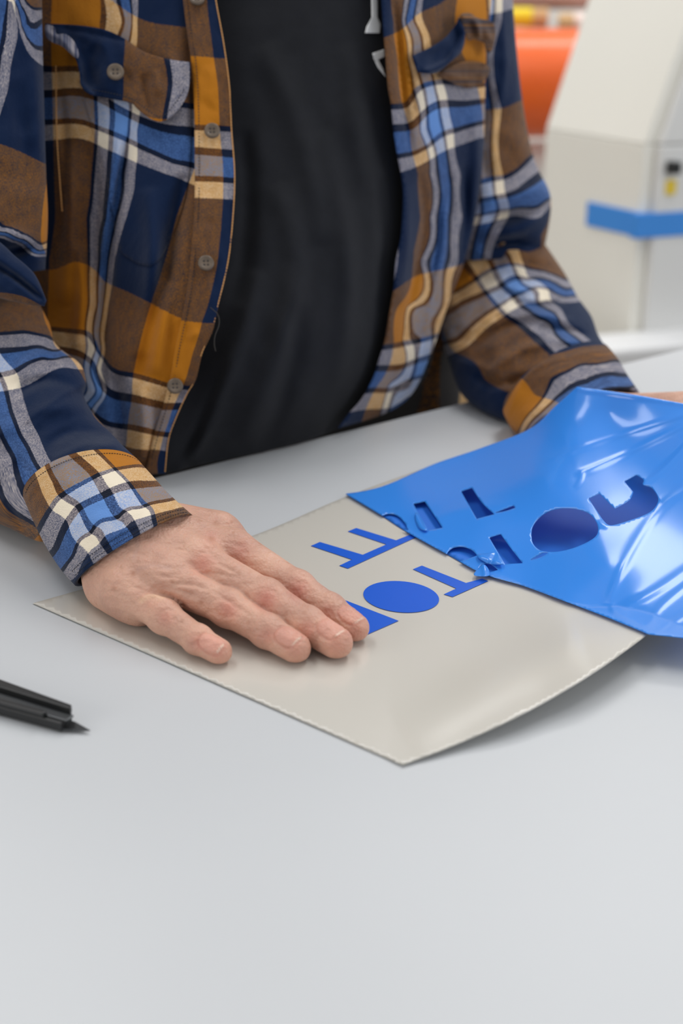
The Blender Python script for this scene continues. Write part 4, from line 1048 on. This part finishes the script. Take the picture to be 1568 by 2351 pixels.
# cuffs
uvC = uvtps([(315, 1040, .02, .14), (240, 1050, .27, .14), (200, 1063, .36, .15), (185, 1068, .385, .15), (125, 1095, .47, .15), (122, 1105, .49, .17), (95, 1130, .56, .17), (70, 1180, .75, .2), (315, 1064, .05, .26), (262, 1072, .27, .26), (225, 1085, .36, .265), (160, 1118, .45, .26), (130, 1142, .50, .27), (100, 1190, .62, .27),
             (283, 1092, .27, .32), (240, 1112, .36, .32), (222, 1117, .385, .32), (172, 1147, .47, .32), (160, 1157, .49, .32), (137, 1182, .56, .32), (105, 1240, .72, .32), (340, 1085, .05, .31), (365, 1107, .08, .365), (300, 1110, .27, .365), (250, 1125, .36, .365), (175, 1162, .49, .365), (150, 1200, .57, .365), (125, 1260, .72, .365),
             (320, 1140, .27, .42), (380, 1130, .1, .42), (262, 1150, .36, .41), (195, 1185, .475, .41), (160, 1230, .565, .41), (395, 1143, .1, .47), (325, 1162, .285, .47), (275, 1185, .36, .47), (212, 1222, .475, .47), (165, 1275, .58, .47), (345, 1168, .28, .52), (300, 1180, .355, .52), (283, 1187, .385, .52), (235, 1210, .465, .52), (218, 1223, .49, .52), (192, 1247, .555, .52), (165, 1300, .66, .52),
             (410, 1165, .08, .555), (350, 1183, .28, .56), (290, 1212, .385, .56), (230, 1250, .49, .56), (200, 1275, .57, .56), (178, 1325, .68, .56), (436, 1180, .08, .62), (350, 1196, .28, .60), (300, 1218, .385, .60), (250, 1247, .47, .60), (205, 1292, .57, .60), (182, 1338, .66, .62)], 2e-4)
cv, cf, cu = tube([(58, 1152), (76, 1195), (104, 1252), (140, 1308), (172, 1344)], [(322, 1062), (352, 1095), (382, 1128), (414, 1158), (441, 1182)], [.778, .765, .750, .735, .722], bow=[-72, -60, -48, -36, -26], folds=[([(60, 1150), (120, 1070), (250, 1020), (320, 1056)], 8, .0015), ([(180, 1330), (215, 1270), (300, 1210), (430, 1172)], 5, .0012)],
                 uvf=uvC, wav=.0025, seed=61, squash=.82, nt=70, na=110)


def shell(V, F, U, nt, na, th):
    """inner wall of an open tube, so that the opening shows cloth inside"""
    G = V.reshape(nt, na, 3); c = G.mean(1, keepdims=True); d = G - c; d /= np.linalg.norm(d, axis=2)[..., None]; I = (G - d * th).reshape(-1, 3); n = len(V)
    F2 = list(F) + [tuple(n + i for i in q[::-1]) for q in F]
    for r in (0, nt - 1):
        for j in range(na):
            k = (j + 1) % na; F2.append((r * na + j, r * na + k, n + r * na + k, n + r * na + j))
    return np.vstack([V, I]), F2, np.vstack([U, U + [.0, .0]])


v, f, u = shell(cv, cf, cu, 70, 110, .0022)
cuff = link('cuff', v, f, M_PLAID, shirt, uv=u)
qx, qy, qd = proj(cv)
fr_ = np.sin(np.arange(len(cv)) % 110 / 110 * 2 * np.pi) > 0


def cuffpos(px, py):
    out = []
    for a_, b_ in zip(px, py):
        d_ = (qx - a_) ** 2 + (qy - b_) ** 2 + (~fr_) * 1e6; k_ = np.argsort(d_)[:4]; w_ = 1 / (d_[k_] + 1)
        out.append(CP + ray(np.array([a_]), np.array([b_]))[0] * (float((qd[k_] * w_).sum() / w_.sum()) - .0006))
    return np.array(out)


arc = np.array([cv[(70 - 5) * 110 + j] for j in range(4, 52)]); ax_, ay_, _ = proj(arc)
stitch(list(zip(ax_, ay_))[::4], M_STITCHD, .00022, 0, posf=cuffpos, step=6)
arc = np.array([cv[(70 - 9) * 110 + j] for j in range(4, 52)]); ax_, ay_, _ = proj(arc)
stitch(list(zip(ax_, ay_))[::4], M_STITCHD, .00022, 0, posf=cuffpos, step=6)
arc = np.array([cv[5 * 110 + j] for j in range(4, 52)]); ax_, ay_, _ = proj(arc)
stitch(list(zip(ax_, ay_))[::4], M_STITCHD, .00022, 0, posf=cuffpos, step=6)
uvC2 = uvtps([(1400, 800, .75, .05), (1310, 812, .72, .05), (1240, 838, .70, .05), (1410, 822, .75, .255), (1330, 832, .72, .255), (1260, 865, .70, .255), (1415, 832, .75, .285), (1270, 880, .7, .285), (1425, 858, .75, .36), (1345, 872, .72, .36), (1290, 900, .7, .36), (1432, 866, .75, .385), (1350, 880, .72, .385), (1450, 885, .75, .465), (1400, 888, .74, .47), (1460, 897, .75, .53),
              (1225, 870, .9, .1), (1232, 900, .95, .2), (1200, 900, 1.1, .1), (1175, 950, 1.15, .1), (1185, 990, 1.15, .24), (1225, 930, 1.1, .24), (1195, 990, 1.15, .29), (1260, 915, 1.0, .32), (1205, 985, 1.15, .355), (1268, 925, 1.05, .37), (1215, 990, 1.15, .44), (1275, 930, 1.1, .44)], 2e-4)
cv, cf, cu = tube([(1160, 958), (1172, 980), (1188, 996), (1215, 1012)], [(1398, 798), (1418, 822), (1440, 860), (1466, 898)], [1.015, 1.00, .985, .965], bow=[-62, -56, -50, -46], folds=[([(1165, 950), (1230, 845), (1400, 800)], 7, .0015)], uvf=uvC2, wav=.003, seed=63, squash=.72, nt=60, na=96)
v, f, u = shell(cv, cf, cu, 60, 96, .0022)
link('cuff', v, f, M_PLAID, shirt, uv=u)
# loose thread at the front edge
q = cat([(483, 706), (500, 722), (503, 745), (494, 770), (492, 790), (495, 806)], np.linspace(0, 5, 30)); P = tpos(-.022)(q[:, 0], q[:, 1]); V = []; F = []
for i, p in enumerate(P):
    for m in range(5): V.append(p + np.array([math.cos(m * 1.2566), 0, math.sin(m * 1.2566)]) * .00025)
    if i: F += [((i - 1) * 5 + m, (i - 1) * 5 + (m + 1) % 5, i * 5 + (m + 1) % 5, i * 5 + m) for m in range(5)]
link('loose_thread', np.array(V), F, M_THREAD, shirt)

# ------------------------------------------------------------------ utility knife
tip = atZ(207, 1677, .002)[:2]; p0 = atZ(0, 1600, .006)[:2]; kd = p0 - tip; kd /= np.linalg.norm(kd); kn = np.array([-kd[1], kd[0]])
if kn[1] < 0: kn = -kn
knife = empty('utility_knife', (float(tip[0]), float(tip[1]), TZ)); tag(knife, 'black snap-off utility knife lying at the left edge of the table', 'knife')


def kpoly(name, pts, z0, z1, mat, bev=.0006):
    v, f = prism([kd * a_ + kn * b_ for a_, b_ in pts], z0, z1); return bevel(link(name, v, f, mat, knife, smooth=False), bev, 2)


kpoly('handle', [(.012, -.0058), (.150, -.0105), (.156, -.006), (.156, .006), (.150, .0100), (.06, .0090), (.014, .0050)], .0008, .0058, M_BLACK)
kpoly('top_rail', [(.0125, .0018), (.150, .0050), (.150, .0100), (.06, .0088), (.0135, .0048)], .0058, .0098, M_BLACK)
kpoly('bottom_rail', [(.022, -.0062), (.150, -.0104), (.150, -.0055), (.022, -.0034)], .0058, .0084, M_BLACK)
kpoly('metal_channel', [(.0100, -.0040), (.145, -.0052), (.145, .0048), (.0100, .0016)], .0058, .0068, M_STEEL)
kpoly('slider', [(.085, -.004), (.108, -.004), (.108, .004), (.085, .004)], .0068, .0125, M_BLACK)
kpoly('blade', [(0, 0), (.011, .0030), (.030, .0030), (.030, -.0045), (.012, -.0052)], .0015, .0022, M_STEEL, .0001)

# ------------------------------------------------------------------ background: cutting machine
Cn = np.array([.4470, 2.20]); A_ = np.array([-.571, .821]); B_ = np.array([.954, .298])


def mach_face_len(pxt, d, z):
    for s_ in np.linspace(0, 1.2, 2400):
        q = Cn + d * s_; x_, y_, _ = proj(np.array([q[0], q[1], TZ + z]))
        if (d[0] < 0 and x_ < pxt) or (d[0] > 0 and x_ > pxt): return s_
    return 1.2


la = mach_face_len(1228, A_, -.1)
machine = empty('cutting_machine', (float(Cn[0]), float(Cn[1]), 0)); tag(machine, 'large off-white floor machine with a blue stripe standing behind the table', 'machine')
mo = np.array([Cn[0], Cn[1], 0])
sh_ = np.array([.30, .10])       # lean of the upper hood per metre of height


def mpt(a_, b_, z):
    q = Cn + A_ * a_ + B_ * b_
    if z > .04: q = q + sh_ * (z - .04)
    return (q[0] - mo[0], q[1] - mo[1], z + TZ)


def mblock(name, a0, a1, b0, b1, zs, mat, bev=.012):
    V = []; F = []
    for z in zs: V += [mpt(a0, b0, z), mpt(a0, b1, z), mpt(a1, b1, z), mpt(a1, b0, z)]
    for i in range(len(zs) - 1):
        for j in range(4): k = (j + 1) % 4; F.append((i * 4 + j, i * 4 + k, i * 4 + 4 + k, i * 4 + 4 + j))
    n = (len(zs) - 1) * 4; F += [(3, 2, 1, 0), (n, n + 1, n + 2, n + 3)]
    return bevel(link(name, np.array(V), F, mat, machine, smooth=False), bev, 3)


mblock('side_cabinet', 0, la, .012, .9, [-.90, .0392], M_MACH, .002)
mblock('hood', 0, la, .012, .9, [.040, .62], M_MACH, .002)
mblock('front_panel', -.014, -.002, .03, .9, [-.90, .039], M_MACH2, .003)
mblock('hood_panel', -.014, -.002, .03, .9, [.0405, .62], M_MACH2, .003)
sa = mach_face_len(1335, A_, -.08)
mblock('blue_stripe', -.0165, -.003, -.004, .9, [-.100, -.062], M_BLUESTRIPE, .001)
mblock('blue_stripe', -.004, sa, .0085, .0125, [-.100, -.062], M_BLUESTRIPE, .001)
for (zc, nm, mat_, hh, ww) in ((.0065, 'knob', M_BLACK, .009, .007), (-.024, 'warning_label', M_YELLOW, .011, .008)):
    s_ = mach_face_len(1522, B_, zc); mblock(nm, -.018 if nm == 'warning_label' else -.030, -.010, s_ - ww, s_ + ww, [zc - hh, zc + hh], mat_, .001)
# white bed in front of the cabinet
mblock('bed', -.10, .0, -.25, .9, [-.285, -.250], M_WHITEBED, .008)
mblock('bed_apron', -.09, .0, -.22, .9, [-.38, -.29], M_MACH2, .006)

# rolls on a rack behind
rack = empty('roll_rack', (.55, 3.1, 0)); tag(rack, 'grey metal rack holding the vinyl rolls beside the machine', 'rack')
def rpart(name, b, mat=M_METAL):
    v, f = box(*b); bevel(link(name, v - np.array([.55, 3.1, 0]), f, mat, rack, smooth=False), .004)
for X in (.02, 1.3): rpart('upright', (X - .02, X + .02, 3.42, 3.46, 0, 2.0)); rpart('foot', (X - .02, X + .02, 2.85, 3.5, 0, .04))


def roll(px, py, pyh, Y, x0, x1, mat, label, cr_=.02):
    c = atY(px, py, Y); r = pyh / FPX * float((c - CP) @ FW)
    V, F = lathe([(0, cr_), (.0, r - .004), (.004, r), (x1 - x0 - .004, r), (x1 - x0, r - .004), (x1 - x0, cr_)], (x0, c[1], c[2]), (1, 0, 0), 64)
    o = link('vinyl_roll', V, F, mat); tag(o, label, 'vinyl roll', 'rolls on the rack')
    V, F = lathe([(-.03, cr_ * .95), (x1 - x0 + .03, cr_ * .95)], (x0, c[1], c[2]), (1, 0, 0), 24)
    t = link('core', V, F, M_CARD, o)
    rpart('bracket', (x0 - .03, x0 - .015, c[1] - .015, 3.43, c[2] - cr_ - .03, c[2] - cr_)); rpart('bracket', (x1 + .015, x1 + .03, c[1] - .015, 3.43, c[2] - cr_ - .03, c[2] - cr_))
    return o


roll(1250, 192, 120, 3.0, .05, 1.2, M_ORANGE, 'thick orange vinyl roll, largest on the rack')
roll(1250, 52, 22, 3.25, .50, 1.2, M_PROLL, 'slim pale pink vinyl roll just above the orange one')
roll(1200, 40, 22, 3.14, .05, .40, M_YROLL, 'short yellow vinyl roll showing beside the shoulder')
roll(1250, -10, 30, 3.3, .05, 1.2, M_BROLL, 'dusty brown vinyl roll, topmost of the rack')
roll(1250, 380, 55, 3.1, .05, 1.2, M_WHITEBED, 'white vinyl roll below the orange one')

# cardboard box on the floor behind the person's hip
q = atY(1036, 880, 1.65); bx = empty('cardboard_box', (float(q[0]), float(q[1]) + .15, 0)); tag(bx, 'tan cardboard box behind the shirt hem and the left sleeve', 'box')
top = float(q[2]) + .03


def bpart(name, b, mat=M_CARD): v, f = box(*b); bevel(link(name, v, f, mat, bx, smooth=False), .003)


bpart('carton', (-.22, .09, -.15, .15, 0.0, top)); bpart('lid_flap', (-.22, .09, -.155, -.002, top, top + .004)); bpart('lid_flap', (-.22, .09, .002, .155, top, top + .004))

# cloth that rests on the table is flattened by the table top instead of sinking into it
for o in [shirt, tee] + [c for c in shirt.children if c.name.startswith('cuff')]:
    n = len(o.data.vertices); q = np.empty(n * 3); o.data.vertices.foreach_get('co', q); q = q.reshape(-1, 3)
    t = (q[:, :2] - E0) @ nE
    m = (t > -.002) & (q[:, 2] < TZ + .0016)
    q[m, 2] = TZ + .0016
    o.data.vertices.foreach_set('co', q.ravel()); o.data.update()
